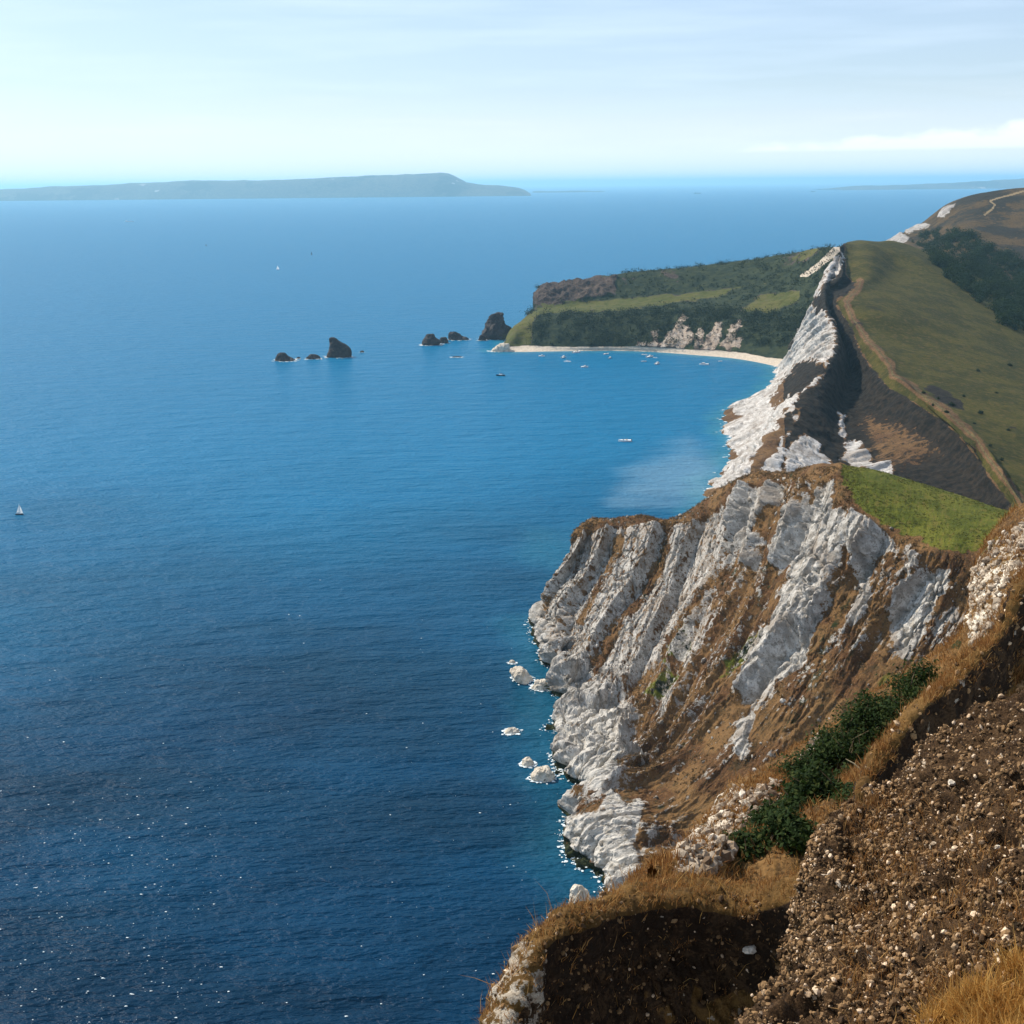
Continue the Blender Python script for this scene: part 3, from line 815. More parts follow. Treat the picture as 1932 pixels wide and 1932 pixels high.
MAT_E = terrain_mat('mat_island', 150.0, dry=((0.06, 0.06, 0.035), (0.09, 0.085, 0.05), (0.04, 0.045, 0.03)), bumpd=10)
far_land('island', [(-400, 372), (-100, 363), (0, 358), (45, 356), (90, 352), (130, 352), (180, 349.5), (250, 345.5), (285, 345), (345, 341), (370, 340.5), (450, 341), (560, 338), (650, 334), (700, 331.5), (790, 329), (815, 327), (845, 327.5), (855, 331), (880, 344), (905, 348), (950, 351.5), (980, 355), (990, 359), (1000, 365)], 0, 20000, 1800, MAT_E, 700)
far_land('distant_coast', [(1560, 357), (1590, 354), (1620, 351.5), (1700, 349.5), (1760, 347), (1800, 345.5), (1850, 342.5), (1932, 337.5), (2050, 331), (2300, 322)], 0, 26000, 2600, MAT_E, 300)
far_land('breakwater', [(1005, 361.6), (1020, 360.2), (1050, 360.8), (1075, 359.9), (1110, 360.0), (1140, 360.8)], 0, 26000, 200, MAT_E, 60)

# ================================================================== G: foreground banks
def back(L, prof):
    """points going away from the viewer behind a lip L: (distance, drop)"""
    d = L - EYE; d[2] = 0; d /= np.linalg.norm(d)
    return [L + d * a + np.array([0, 0, b]) for a, b in prof]


def gl(cs): return np.swapaxes(np.array(cs), 0, 1)


MAT_EARTH = terrain_mat('mat_earth_bank', .16, dry=((0.03, 0.017, 0.009), (0.055, 0.033, 0.017), (0.017, 0.01, 0.006)), dark=((0.010, 0.0065, 0.0045), (0.024, 0.015, 0.009)), green=((0.10, 0.055, 0.016), (0.17, 0.095, 0.03)),
                        chalk=((0.46, 0.41, 0.33), (0.28, 0.23, 0.17), (0.12, 0.09, 0.06)), bumpd=.06)
# G1: bank with the overhanging turf lip, left of the gully
lips = [(905, 2010, 8.0), (950, 1935, 8.1), (978, 1870, 8.3), (1002, 1812, 8.5), (1026, 1772, 8.7), (1100, 1736, 9.2), (1190, 1702, 9.8), (1320, 1690, 10.2), (1400, 1700, 10.2), (1470, 1688, 10.1), (1530, 1668, 9.9), (1600, 1640, 9.6), (1680, 1600, 9.3), (1760, 1560, 9.2)]
cs = []
for i, (a, b, y) in enumerate(lips):
    L = PY(a, b + 20, y)
    face = [L + np.array([0, -.02, -.22]), L + np.array([0.0, .10, -.6]), L + np.array([.0, -.15, -1.3]), L + np.array([.0, -.9, -2.8])]
    bk = back(L, [(.25, .0), (.8, -.26 if i > 5 else -.4), (2.2, -1.5), (7, -8.0), (20, -26.0)])
    cs.append(face[::-1] + [L] + bk)
NR, NC = 330, 420
G = loft(gl(cs), NR, NC, wr=[.6, 1, 1.2, 1.4, 1.4, 1, .6, .15, .05])
N = gnormals(G)
if N[NR - 60, NC // 2, 2] < 0: N = -N
P = G.reshape(-1, 3); Nf = N.reshape(-1, 3); u, v = proj(P)
d = .10 * fbm(P, .8, 4, seed=71) + .07 * ridged(P, .35, 4, .55, 72) + .03 * fbm(P, .09, 3, seed=73)
up = Nf[:, 2]
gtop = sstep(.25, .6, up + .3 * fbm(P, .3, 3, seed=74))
left_chalk = sstep(-14, 12, pdist(u, v, [(930, 1960), (950, 1860), (975, 1790), (1010, 1770), (1020, 1800), (1010, 1870), (985, 1960)]) + 16 * fbm(P, .3, 3, seed=75))
d += left_chalk * .10 * ridged(P, .5, 3, .5, 76)
P2 = P + Nf * d[:, None]; GG1 = P2.reshape(NR, NC, 3)
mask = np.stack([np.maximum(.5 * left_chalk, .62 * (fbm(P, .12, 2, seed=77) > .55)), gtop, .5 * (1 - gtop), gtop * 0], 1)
struct(mesh_from('earth_bank', P2, gridfaces(NR, NC), MAT_EARTH, True, {'mask': mask}))
add_bvh('G1', GG1, 2); G1_lip = cs

# G2: gravel slope
rowsG2 = [
    [(1590, 1560, 9.8), (1590, 1605, 9.3), (1588, 1680, 8.7), (1590, 1760, 8.0), (1562, 1840, 7.3), (1490, 1912, 6.6), (1420, 2000, 6.0), (1350, 2100, 5.4)],
    [(1650, 1520, 10.2), (1650, 1585, 9.4), (1645, 1660, 8.7), (1642, 1750, 7.85), (1615, 1840, 7.0), (1560, 1918, 6.3), (1510, 2010, 5.7), (1470, 2110, 5.1)],
    [(1715, 1480, 10.4), (1705, 1560, 9.4), (1695, 1650, 8.5), (1692, 1745, 7.6), (1670, 1840, 6.7), (1630, 1925, 6.0), (1600, 2020, 5.4), (1580, 2120, 4.8)],
    [(1765, 1400, 10.8), (1785, 1500, 9.2), (1795, 1600, 8.2), (1800, 1710, 7.2), (1800, 1820, 6.3), (1790, 1930, 5.6), (1780, 2030, 5.0), (1770, 2130, 4.5)],
    [(1860, 1350, 11.0), (1880, 1450, 9.2), (1890, 1560, 8.1), (1892, 1680, 7.0), (1892, 1800, 6.1), (1890, 1930, 5.3), (1890, 2030, 4.7), (1890, 2140, 4.2)],
    [(2010, 1290, 11.0), (2020, 1400, 9.2), (2025, 1520, 8.0), (2025, 1650, 6.8), (2020, 1790, 5.8), (2020, 1930, 5.0), (2020, 2040, 4.4), (2020, 2150, 3.9)],
    [(2250, 1180, 11.0), (2260, 1290, 9.2), (2260, 1420, 7.8), (2260, 1560, 6.6), (2260, 1720, 5.5), (2260, 1880, 4.6), (2260, 2000, 4.0), (2260, 2150, 3.5)],
]
cs = []
base = [[PY(*p) for p in r_] for r_ in rowsG2]
gul0 = [p + np.array([-.30, -.05, -.95]) for p in base[0]]
gul1 = [p + np.array([-.55, -.1, -2.6]) for p in base[0]]
cs = [gul1, gul0] + base
NR, NC = 420, 420
G = loft(np.array(cs), NR, NC, wr=[.6, 1, 1, 1, 1, 1, 1, .5])
G = np.swapaxes(G, 0, 1).copy()
NR, NC = G.shape[:2]
N = gnormals(G)
if N[NR // 2, NC // 2, 2] < 0: N = -N
P = G.reshape(-1, 3); Nf = N.reshape(-1, 3); u, v = proj(P)
d = .15 * fbm(P, .9, 4, seed=81) - .30 * sstep(.08, .45, fbm(P, .42, 3, seed=86)) + .14 * ridged(P, .30, 4, .6, 82) + .035 * ridged(P, .07, 3, .6, 83)
P2 = P + Nf * d[:, None]; GG2 = P2.reshape(NR, NC, 3)
MAT_GRAV = terrain_mat('mat_gravel_soil', .06, dry=((0.036, 0.02, 0.009), (0.075, 0.043, 0.02), (0.018, 0.01, 0.005)), dark=((0.04, 0.025, 0.015), (0.08, 0.05, 0.03)),
                       chalk=((0.70, 0.60, 0.47), (0.5, 0.4, 0.29), (0.22, 0.15, 0.09)), bumpd=.03)
mask = np.stack([.55 * sstep(.2, .5, fbm(P, .12, 3, seed=84)), P[:, 0] * 0, .45 * sstep(0, .4, fbm(P, .5, 3, seed=85)), P[:, 0] * 0], 1)
struct(mesh_from('gravel_slope', P2, gridfaces(NR, NC), MAT_GRAV, True, {'mask': mask}))
add_bvh('G2', GG2, 2)
NG2 = Nf

# G3: dark bank above the gravel
lips3 = [(1585, 1590, 11.6), (1612, 1545, 11.6), (1638, 1470, 11.8), (1680, 1418, 12.0), (1728, 1350, 12.2), (1760, 1322, 12.3), (1800, 1292, 12.4), (1846, 1245, 12.6), (1876, 1215, 12.7), (1900, 1175, 12.9), (1925, 1120, 13.1), (1975, 1080, 13.3), (2060, 1020, 13.4), (2200, 950, 13.4)]
cs = []
for i, (a, b, y) in enumerate(lips3):
    L = PY(a, b, y)
    face = [L + np.array([.02, -.02, -.2]), L + np.array([.05, .05, -.6]), L + np.array([.1, -.25, -1.2]), L + np.array([.2, -1.2, -2.2]), L + np.array([.3, -3.0, -3.6])]
    bk = back(L, [(.25, .0), (.8, -.36), (2.2, -1.8), (5.5, -6.0), (16, -24.0)])
    cs.append(face[::-1] + [L] + bk)
NR, NC = 330, 320
G = loft(gl(cs), NR, NC, wr=[.5, .8, 1, 1.2, 1.4, 1.4, 1, .5, .15, .05])
N = gnormals(G)
if N[NR - 60, NC // 2, 2] < 0: N = -N
P = G.reshape(-1, 3); Nf = N.reshape(-1, 3); u, v = proj(P)
d = .14 * fbm(P, .9, 4, seed=91) + .08 * ridged(P, .4, 4, .55, 92) + .035 * fbm(P, .1, 3, seed=93)
up = Nf[:, 2]
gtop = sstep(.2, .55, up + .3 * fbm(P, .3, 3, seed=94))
P2 = P + Nf * d[:, None]; GG3 = P2.reshape(NR, NC, 3)
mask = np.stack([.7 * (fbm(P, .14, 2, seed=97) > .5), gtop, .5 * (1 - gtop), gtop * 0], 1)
struct(mesh_from('dark_bank', P2, gridfaces(NR, NC), MAT_EARTH, True, {'mask': mask}))
add_bvh('G3', GG3, 2)

# G4: dry grass slope behind, where the bramble grows
E4 = [((1175, 1712, 15), (1215, 1740, 12.8), (1260, 1790, 11)), ((1215, 1650, 17), (1280, 1690, 14), (1340, 1750, 11.5)), ((1300, 1592, 18), (1350, 1650, 15), (1400, 1730, 12)), ((1352, 1545, 19), (1420, 1610, 16), (1450, 1720, 12)),
      ((1415, 1478, 20), (1480, 1570, 17), (1510, 1700, 12)), ((1490, 1430, 21), (1550, 1530, 17.5), (1570, 1670, 12.2)), ((1560, 1382, 22), (1610, 1490, 18), (1630, 1640, 12.4)), ((1680, 1300, 24), (1700, 1400, 19), (1710, 1540, 13)),
      ((1760, 1262, 25), (1760, 1350, 19.5), (1750, 1490, 13.3)), ((1815, 1215, 26), (1820, 1300, 20), (1800, 1440, 13.6)), ((1842, 1120, 27), (1870, 1230, 20.5), (1880, 1350, 14)), ((1858, 1040, 28), (1910, 1140, 21), (1940, 1260, 14)),
      ((1895, 990, 29), (1960, 1080, 22), (2000, 1200, 14)), ((1945, 950, 30), (2040, 1040, 22), (2080, 1150, 14)), ((2100, 900, 32), (2200, 1000, 23), (2250, 1100, 14))]
cs = []
for e, m_, l in E4:
    e, m_, l = PY(*e), PY(*m_), PY(*l)
    cs.append([l + np.array([.1, -1.5, -1.6]), l, m_, e] + back(e, [(.7, -.55), (2.2, -2.4), (8, -10), (24, -34)]))
NR, NC = 300, 460
G = loft(gl(cs), NR, NC, wr=[.5, 1, 1.2, 1, .8, .3, .05])
N = gnormals(G)
if N[NR // 2, NC // 2, 2] < 0: N = -N
P = G.reshape(-1, 3); Nf = N.reshape(-1, 3); u, v = proj(P)
rub = np.maximum(pdist(u, v, r7([(-60, 1180), (-20, 1080), (120, 930), (220, 800), (270, 770), (300, 830), (380, 800), (440, 760), (450, 800), (330, 900), (240, 1010), (180, 1100), (60, 1180)])),
                 pdist(u, v, r7([(500, 700), (560, 640), (640, 530), (670, 540), (590, 650), (540, 720)])))
rub = np.maximum(rub, pdist(u, v, [(1840, 1080), (1880, 1020), (1945, 985), (1945, 1090), (1900, 1100), (1870, 1180), (1835, 1230)]))
rb = sstep(-10, 10, rub + 18 * fbm(P, .8, 3, seed=101))
d = .30 * fbm(P, 2.2, 4, seed=102) + .10 * ridged(P, .7, 4, .55, 103) * (.5 + rb) + .06 * fbm(P, .16, 3, seed=104)
P2 = P + Nf * d[:, None]; GG4 = P2.reshape(NR, NC, 3)
MAT_G4 = terrain_mat('mat_grass_slope', .35, dry=((0.09, 0.048, 0.018), (0.16, 0.09, 0.033), (0.045, 0.028, 0.013)), green=((0.08, 0.07, 0.014), (0.13, 0.105, 0.022)), chalk=((0.80, 0.73, 0.60), (0.5, 0.43, 0.33), (0.22, 0.15, 0.09)), bumpd=.1)
mask = np.stack([rb * .5, .5 * sstep(0, .4, fbm(P, 2.5, 3, seed=105)), .45 * sstep(.1, .4, fbm(P, 1.2, 3, seed=106)), P[:, 0] * 0], 1)
struct(mesh_from('grass_slope', P2, gridfaces(NR, NC), MAT_G4, True, {'mask': mask}))
add_bvh('G4', GG4, 2)

# ------------------------------------------------------------------ stones
ico = None
def icos(sub=1):
    import bmesh
    bm = bmesh.new(); bmesh.ops.create_icosphere(bm, subdivisions=sub, radius=1)
    V = np.array([x.co[:] for x in bm.verts]); Fq = np.array([[q.index for q in f.verts] for f in bm.faces]); bm.free()
    return V, Fq
ICO1 = icos(1); ICO2 = icos(2); ICO4 = icos(5)


def scatter_stones(name, G, N, n, smin, smax, region=None, seed=0, mat=None, sink=.25):
    r = np.random.default_rng(seed)
    P = G.reshape(-1, 3)
    u, v = proj(P)
    ok = (u > 880) & (u < 2600) & (v < 2150)
    if region is not None: ok &= region(u, v)
    idx = np.nonzero(ok)[0]
    w_ = np.clip(.45 + 1.5 * fbm(P[idx], .22, 3, seed=seed), .04, 1); idx = r.choice(idx, n, p=w_ / w_.sum())
    V0, F0 = ICO1
    nv = len(V0)
    s = smin * (smax / smin) ** (r.random(n) ** 2.4)
    V = V0[None] * (1 + .32 * r.normal(size=(n, nv, 1)).clip(-1.2, 1.2) * .6)
    V = V * (s[:, None, None] * np.stack([r.uniform(.7, 1.3, n), r.uniform(.7, 1.3, n), r.uniform(.45, .9, n)], 1)[:, None, :])
    q = r.normal(size=(n, 4)); q /= np.linalg.norm(q, axis=1)[:, None]
    w, x, y, z = q.T
    Rm = np.stack([np.stack([1 - 2 * (y*y + z*z), 2 * (x*y - z*w), 2 * (x*z + y*w)], -1), np.stack([2 * (x*y + z*w), 1 - 2 * (x*x + z*z), 2 * (y*z - x*w)], -1), np.stack([2 * (x*z - y*w), 2 * (y*z + x*w), 1 - 2 * (x*x + y*y)], -1)], 1)
    V = np.einsum('nij,nkj->nki', Rm, V)
    V += (P[idx] + N[idx] * (s * (.5 - sink))[:, None] + r.normal(size=(n, 3)) * .012)[:, None, :]
    Fq = (F0[None] + (np.arange(n) * nv)[:, None, None]).reshape(-1, 3)
    tint = np.repeat(r.random(n), nv)
    return mesh_from(name, V.reshape(-1, 3), Fq, mat, False, {'tint': tint})


def stone_mat(name, a, b, c):
    t = NT(name); ti = t.attr('tint').outputs['Fac']
    col = t.mix(t.mr(ti, .0, .65), a, b); col = t.mix(t.mr(ti, .86, 1.0), col, c)
    n = t.noise(60, 3)
    col = t.mix(t.mr(n, .4, .7, 0, .35), col, tuple(x * .5 for x in a))
    return t.fin(col, .85, t.bump(n, .008, .6), .2)


MAT_STONE = stone_mat('mat_gravel', (0.042, 0.023, 0.010), (0.27, 0.16, 0.072), (0.82, 0.62, 0.42))
MAT_CHIP = stone_mat('mat_chalk_block', (0.22, 0.19, 0.15), (0.42, 0.38, 0.32), (0.6, 0.56, 0.5))
MAT_FLINT = stone_mat('mat_flint', (0.16, 0.11, 0.07), (0.42, 0.34, 0.25), (0.72, 0.64, 0.52))
stuff(scatter_stones('gravel', GG2, NG2, 75000, .004, .027, None, 1, MAT_STONE), 'loose brown and pale flint gravel on the steep foreground slope', 'gravel')
n1 = gnormals(GG1).reshape(-1, 3)
stuff(scatter_stones('bank_gravel', GG1, n1, 2200, .008, .035, lambda u, v: v > 1690, 2, MAT_STONE), 'small stones stuck in the shaded earth bank face', 'gravel')
n4 = gnormals(GG4).reshape(-1, 3); n4 = np.where(n4[:, 2:3] < 0, -n4, n4)
stuff(scatter_stones('chalk_rubble', GG4, n4, 8000, .012, .095, lambda u, v: np.maximum(pdist(u, v, r7([(-60, 1200), (-20, 1080), (120, 930), (220, 790), (300, 800), (440, 760), (450, 800), (240, 1010), (180, 1120), (60, 1200)])), np.maximum(pdist(u, v, r7([(500, 700), (560, 640), (640, 530), (670, 540), (590, 650), (540, 720)])), pdist(u, v, [(1840, 1080), (1880, 1020), (1945, 985), (1945, 1090), (1900, 1100), (1870, 1180), (1835, 1230)]))) > -6, 3, MAT_FLINT), 'pale broken chalk rubble on the dry grass slope', 'rubble')
n3 = gnormals(GG3).reshape(-1, 3)
stuff(scatter_stones('flint', GG3, n3, 2600, .01, .05, lambda u, v: v > 1100, 4, MAT_STONE), 'small flints stuck in the dark bank above the gravel', 'gravel')


def stone(u, v, sw, names, label, seed, aspect=(1, .7, .6), rz=0.0, mat=None, name='stone'):
    h = hit(u, v, names)
    p = np.array(h[0]); s = sw / FPX * tof(p) * .5
    V, Fq = ICO2; V = V * np.array(aspect) * s
    V = V * (1 + .95 * fbm(V + seed, s * 1.1, 3, seed=seed)[:, None])
    o = mesh_from(name, V, Fq, mat or MAT_WSTONE, False)
    nrm = np.array(h[1]); nrm = nrm if np.dot(nrm, EYE - p) > 0 else -nrm
    o.location = Vector(p + nrm * s * .25); o.rotation_euler = (random.uniform(-.3, .3), random.uniform(-.3, .3), rz)
    return tag(o, label, 'stone')


MAT_WSTONE = simple('mat_pale_stone', (0.68, 0.60, 0.48), .85, .15, .25, 25)
stone(1413, 1788, 27, ['G1'], 'white angular stone standing alone in the dark shaded bank face', 1, (1, .9, .55))
stone(1607, 1857, 26, ['G2'], 'tall oblong white stone on the gravel beside the dark gully', 2, (.5, .5, 1.0))
stone(1636, 1762, 15, ['G2'], 'pale rounded stone on the gravel just right of the gully edge', 3)
stone(1798, 1477, 17, ['G2'], 'grey rounded stone high on the gravel slope under the dark bank', 4)
stone(1880, 1600, 15, ['G2'], 'small pale stone at the right side of the gravel slope', 5)

# ------------------------------------------------------------------ dry grass blades
def blades(name, roots, dirs, lens, wid, seed, mat, tint=None):
    r = np.random.default_rng(seed); n = len(roots)
    side = np.cross(dirs, r.normal(size=(n, 3))); side /= np.linalg.norm(side, axis=1)[:, None] + 1e-9
    bend = r.normal(size=(n, 3)) * .35; bend[:, 2] -= .25
    w = wid * r.uniform(.6, 1.4, n)[:, None]
    L = lens[:, None]
    p0 = roots; p1 = roots + dirs * L * .5 + bend * L * .12; p2 = roots + dirs * L * .9 + bend * L * .5
    V = np.stack([p0 - side * w, p0 + side * w, p1 + side * w * .8, p1 - side * w * .8, p2], 1).reshape(-1, 3)
    b = (np.arange(n) * 5)[:, None]
    F3 = np.concatenate([b + np.array([[0, 1, 2]]), b + np.array([[0, 2, 3]]), b + np.array([[3, 2, 4]])])
    ti = np.repeat(r.random(n) if tint is None else tint, 5)
    return mesh_from(name, V, F3, mat, False, {'tint': ti})


def grass_mat(name, a, b, c):
    t = NT(name); ti = t.attr('tint').outputs['Fac']
    col = t.mix(t.mr(ti, .0, .6), a, b); col = t.mix(t.mr(ti, .6, 1), col, c)
    t.fin(col, .8, None, .15)
    tr_ = t.n('ShaderNodeBsdfTranslucent'); t.l(col, tr_.inputs[0])
    mxs = t.n('ShaderNodeMixShader'); mxs.inputs[0].default_value = .35
    t.l(t.b.outputs[0], mxs.inputs[1]); t.l(tr_.outputs[0], mxs.inputs[2]); t.l(mxs.outputs[0], t.out.inputs['Surface'])
    return t.m


MAT_DRY = grass_mat('mat_dry_grass', (0.14, 0.06, 0.02), (0.32, 0.15, 0.045), (0.5, 0.3, 0.11))
MAT_GOLD = grass_mat('mat_golden_grass', (0.30, 0.14, 0.03), (0.48, 0.25, 0.06), (0.6, 0.38, 0.12))


def grass_on(name, G, n, region, length, wid, seed, mat, clump=.35, upn=None):
    r = np.random.default_rng(seed); P = G.reshape(-1, 3); u, v = proj(P)
    N = gnormals(G).reshape(-1, 3); N = np.where(N[:, 2:3] < 0, -N, N)
    ok = region(u, v, N)
    dens = np.clip(.5 + 1.6 * fbm(P, clump, 3, seed=seed), 0.02, 1)
    pr = ok * dens; pr = pr / pr.sum()
    idx = r.choice(len(P), n, p=pr)
    dirs = np.array([0.05, -.05, 1.0]) + .35 * N[idx] + r.normal(size=(n, 3)) * .38
    dirs /= np.linalg.norm(dirs, axis=1)[:, None]
    roots = P[idx] + r.normal(size=(n, 3)) * .012
    return blades(name, roots, dirs, length * r.uniform(.35, 1.2, n) * (.55 + .9 * np.clip(.5 + 1.4 * fbm(P[idx], clump * .7, 2, seed=seed + 3), 0, 1)), wid, seed, mat)


stuff(grass_on('dry_grass', GG1, 14000, lambda u, v, N: (u > 880) & (u < 1700) & (v > 1500) & (v < 1990) & (N[:, 2] > .45), .10, .0028, 11, MAT_DRY, .25), 'dry orange grass fringing the lip of the shaded earth bank', 'grass')
stuff(grass_on('bank_grass', GG3, 26000, lambda u, v, N: (u > 1560) & (u < 2500) & (v > 980) & (v < 1600) & (N[:, 2] > .5), .13, .0032, 12, MAT_DRY), 'dry orange grass along the top of the dark bank', 'grass')
stuff(grass_on('slope_grass', GG4, 62000, lambda u, v, N: (u > 1150) & (u < 1990) & (v > 960) & (v < 1760), .16, .0055, 13, MAT_DRY, 1.0), 'dry brown grass covering the slope round the bramble', 'grass')
stuff(grass_on('golden_grass', GG2, 15000, lambda u, v, N: pdist(u, v, r7([(1130, 1990), (1260, 1860), (1400, 1800), (1520, 1700), (1640, 1640), (1800, 1580), (1800, 2100), (1060, 2100)])) > 0, .15, .0026, 14, MAT_GOLD, .18), 'golden dry grass tufts at the lower right of the gravel', 'grass')
stuff(grass_on('gravel_grass', GG2, 9000, lambda u, v, N: (u > 1590) & (u < 1990) & (v > 1500), .12, .0022, 15, MAT_DRY, .5), 'thin dry stalks scattered over the gravel slope', 'grass')

stuff(grass_on('tall_grass', GG1, 420, lambda u, v, N: (u > 900) & (u < 1640) & (v > 1560) & (v < 1960) & (N[:, 2] > .4), .30, .0022, 16, MAT_GOLD, .5), 'sparse tall dry stalks standing along the turf lip', 'grass')
# ------------------------------------------------------------------ bramble bushes
def leaf_mat(name, a, b, c):
    return grass_mat(name, a, b, c)


MAT_LEAF = leaf_mat('mat_bramble_leaf', (0.012, 0.024, 0.006), (0.022, 0.044, 0.009), (0.085, 0.10, 0.025))
MAT_TWIG = simple('mat_twig', (0.20, 0.15, 0.09), .9, .1, .3, 20)


def leaves(name, centers, radii, n, size, seed, mat, parent=None, dark=.0, up=.5):
    r = np.random.default_rng(seed); k = len(centers)
    wts = radii.prod(axis=1) ** .66; ci = r.choice(k, n, p=wts / wts.sum())
    dv = r.normal(size=(n, 3)); dv /= np.linalg.norm(dv, axis=1)[:, None]
    rad = r.uniform(.35, 1.0, n) ** .5
    p = centers[ci] + dv * radii[ci] * (rad * (1 + .38 * r.normal(size=n)))[:, None]
    nr = dv + r.normal(size=(n, 3)) * .7 + np.array([0, 0, up]); nr /= np.linalg.norm(nr, axis=1)[:, None]
    t1 = np.cross(nr, r.normal(size=(n, 3))); t1 /= np.linalg.norm(t1, axis=1)[:, None]
    t2 = np.cross(nr, t1)
    s = (size * r.uniform(.6, 1.4, n))[:, None]
    V = np.stack([p - t1 * s, p + t2 * s * .55 - nr * s * .1, p + t1 * s, p - t2 * s * .55 - nr * s * .1], 1).reshape(-1, 3)
    Fq = np.arange(n * 4).reshape(-1, 4)
    ti = np.repeat(np.clip(r.random(n) * .7 + .3 * (fbm(p, float(radii.mean()) * .8, 2, seed=seed) + .5), 0, 1), 4)
    return mesh_from(name, V, Fq, mat, False, {'tint': ti}, parent)


def tubes(name, paths, r0, r1, mat, parent=None, k=5):
    V, Fq = [], []
    for pts in paths:
        pts = np.array(pts, float); b = len(V)
        for i, p in enumerate(pts):
            tdir = pts[min(i + 1, len(pts) - 1)] - pts[max(i - 1, 0)]; tdir /= np.linalg.norm(tdir) + 1e-9
            a = np.cross(tdir, [0.3, .2, 1]); a /= np.linalg.norm(a) + 1e-9; c = np.cross(tdir, a)
            rr = r0 + (r1 - r0) * i / (len(pts) - 1)
            for j in range(k):
                an = 2 * math.pi * j / k; V.append(p + (a * math.cos(an) + c * math.sin(an)) * rr)
        for i in range(len(pts) - 1):
            for j in range(k):
                Fq.append((b + i * k + j, b + i * k + (j + 1) % k, b + (i + 1) * k + (j + 1) % k, b + (i + 1) * k + j))
    return mesh_from(name, np.array(V), np.array(Fq), mat, True, None, parent)


bush_spots = [
    (1690, 1322, 95, 'bramble bush at the top of the green thicket, below the olive slope', 21),
    (1628, 1375, 85, 'bright green bramble bush second from the top of the thicket', 22),
    (1573, 1440, 85, 'bramble bush in the middle of the green thicket above the bare pale twig', 23),
    (1508, 1502, 80, 'bramble bush beside the pale chalk rubble, second lowest of the thicket', 24),
    (1440, 1575, 75, 'lowest dark bramble bush of the thicket, above the dry orange grass', 25),
    (1640, 1490, 50, 'low thin bramble on the right flank of the thicket beside the dark bank', 26),
]
for (bu, bv, bw, lab, sd_) in bush_spots:
    h = hit(bu, bv + 22, ['G4']); base_p = np.array(h[0]); s = 1.25 * bw / FPX * tof(base_p)
    o = empty('bramble_bush', base_p, lab, 'bush', 'bramble bushes of the thicket')
    r = np.random.default_rng(sd_)
    nl = 16
    cen = np.stack([r.uniform(-.7, .7, nl) * s, r.uniform(-.5, .5, nl) * s, r.uniform(-.1, .38, nl) * s], 1)
    cen[:, 2] += cen[:, 0] * .45
    q = r.uniform(.12, .36, nl); rad = np.stack([q, q, q * r.uniform(.6, 1.0, nl)], 1) * s
    leaves('foliage', cen, rad, 9000, .034, sd_, MAT_LEAF, o)
    pth = []
    for c in cen:
        pth.append([np.array([c[0] * .2, c[1] * .2, -.1]), c * .5 + np.array([0, 0, .05]), c + np.array([0, 0, rad[0, 2] * .6])])
    for k_ in range(14):
        c = cen[r.integers(nl)]; dv = np.array([r.normal() * .5, r.normal() * .3 - .2, 1.0]); dv /= np.linalg.norm(dv)
        pth.append([c, c + dv * .18 * s, c + dv * .42 * s + np.array([r.normal() * .05, 0, 0])])
    tubes('stem', pth, .012, .003, MAT_TWIG, o)
# bare pale stalk
h = hit(1613, 1462, ['G4']); p0 = np.array(h[0]) + np.array([0, -.25, 0])
ts = tof(p0) / FPX
o = tubes('dead_stalk', [[np.zeros(3), np.array([0, 0, 20 * ts]), np.array([2 * ts, 0, 34 * ts])], [np.array([1 * ts, 0, 26 * ts]), np.array([-12 * ts, .05, 38 * ts]), np.array([-26 * ts, .1, 44 * ts])], [np.array([1 * ts, 0, 30 * ts]), np.array([14 * ts, -.05, 46 * ts]), np.array([18 * ts, -.1, 70 * ts])]], .016, .005, simple('mat_pale_stalk', (0.42, 0.36, 0.22), .8, .1, .2, 30))
o.location = Vector(p0); tag(o, 'bare pale forked stalk standing in front of the bramble thicket', 'plant')

# tufts, heather and fallen chalk on the near headland's slope
P = GA.reshape(-1, 3); ua, va = proj(P)
r = np.random.default_rng(77)
pr = (1 - mead) * (maskA[:, 0] < .45) * (va > 880) * (va < 1720) * (ua < 1900) * (P[:, 2] > 6) * np.clip(.4 + 1.5 * fbm(P, 16, 4, seed=78), .03, 1)
gi = r.choice(len(P), 5200, p=pr / pr.sum())
sz = r.uniform(.25, .8, len(gi)) * np.where(r.random(len(gi)) < .06, 2.0, 1)
MAT_TUFT = grass_mat('mat_heath_tuft', (0.035, 0.03, 0.012), (0.13, 0.075, 0.03), (0.22, 0.14, 0.055))
stuff(leaves('heath', P[gi] + np.array([0, 0, .1]), np.stack([sz, sz, sz * .6], 1), 60000, .24, 79, MAT_TUFT, None, 0, .8), 'brown heath and dry tussocks on the slope of the near headland', 'heath')
ng = gnormals(GA).reshape(-1, 3); ng = np.where(ng[:, 2:3] < 0, -ng, ng)
gi = r.choice(len(P), 2600, p=mead * np.clip(.5 + 1.6 * fbm(P, 9, 4, seed=82), .02, 1) / (mead * np.clip(.5 + 1.6 * fbm(P, 9, 4, seed=82), .02, 1)).sum())
sz = r.uniform(.2, .6, len(gi))
MAT_TUSS = grass_mat('mat_turf_tuft', (0.045, 0.055, 0.010), (0.10, 0.11, 0.018), (0.19, 0.165, 0.04))
stuff(leaves('tussocks', P[gi] + np.array([0, 0, .02]), np.stack([sz, sz, sz * .35], 1), 22000, .17, 83, MAT_TUSS, None, 0, 1.2), 'tussocks in the bright green turf of the cliff top meadow', 'grass')
okA = (mead < .1) & (P[:, 2] > 4) & (va > 900) & (va < 1720) & (fbm(P, 14, 4, seed=80) > .05)
stuff(scatter_stones('fallen_chalk', GA, ng, 1700, .15, .9, lambda u, v: okA, 81, MAT_CHIP), 'fallen blocks of chalk lying on the slope and ledges of the near headland', 'rubble')

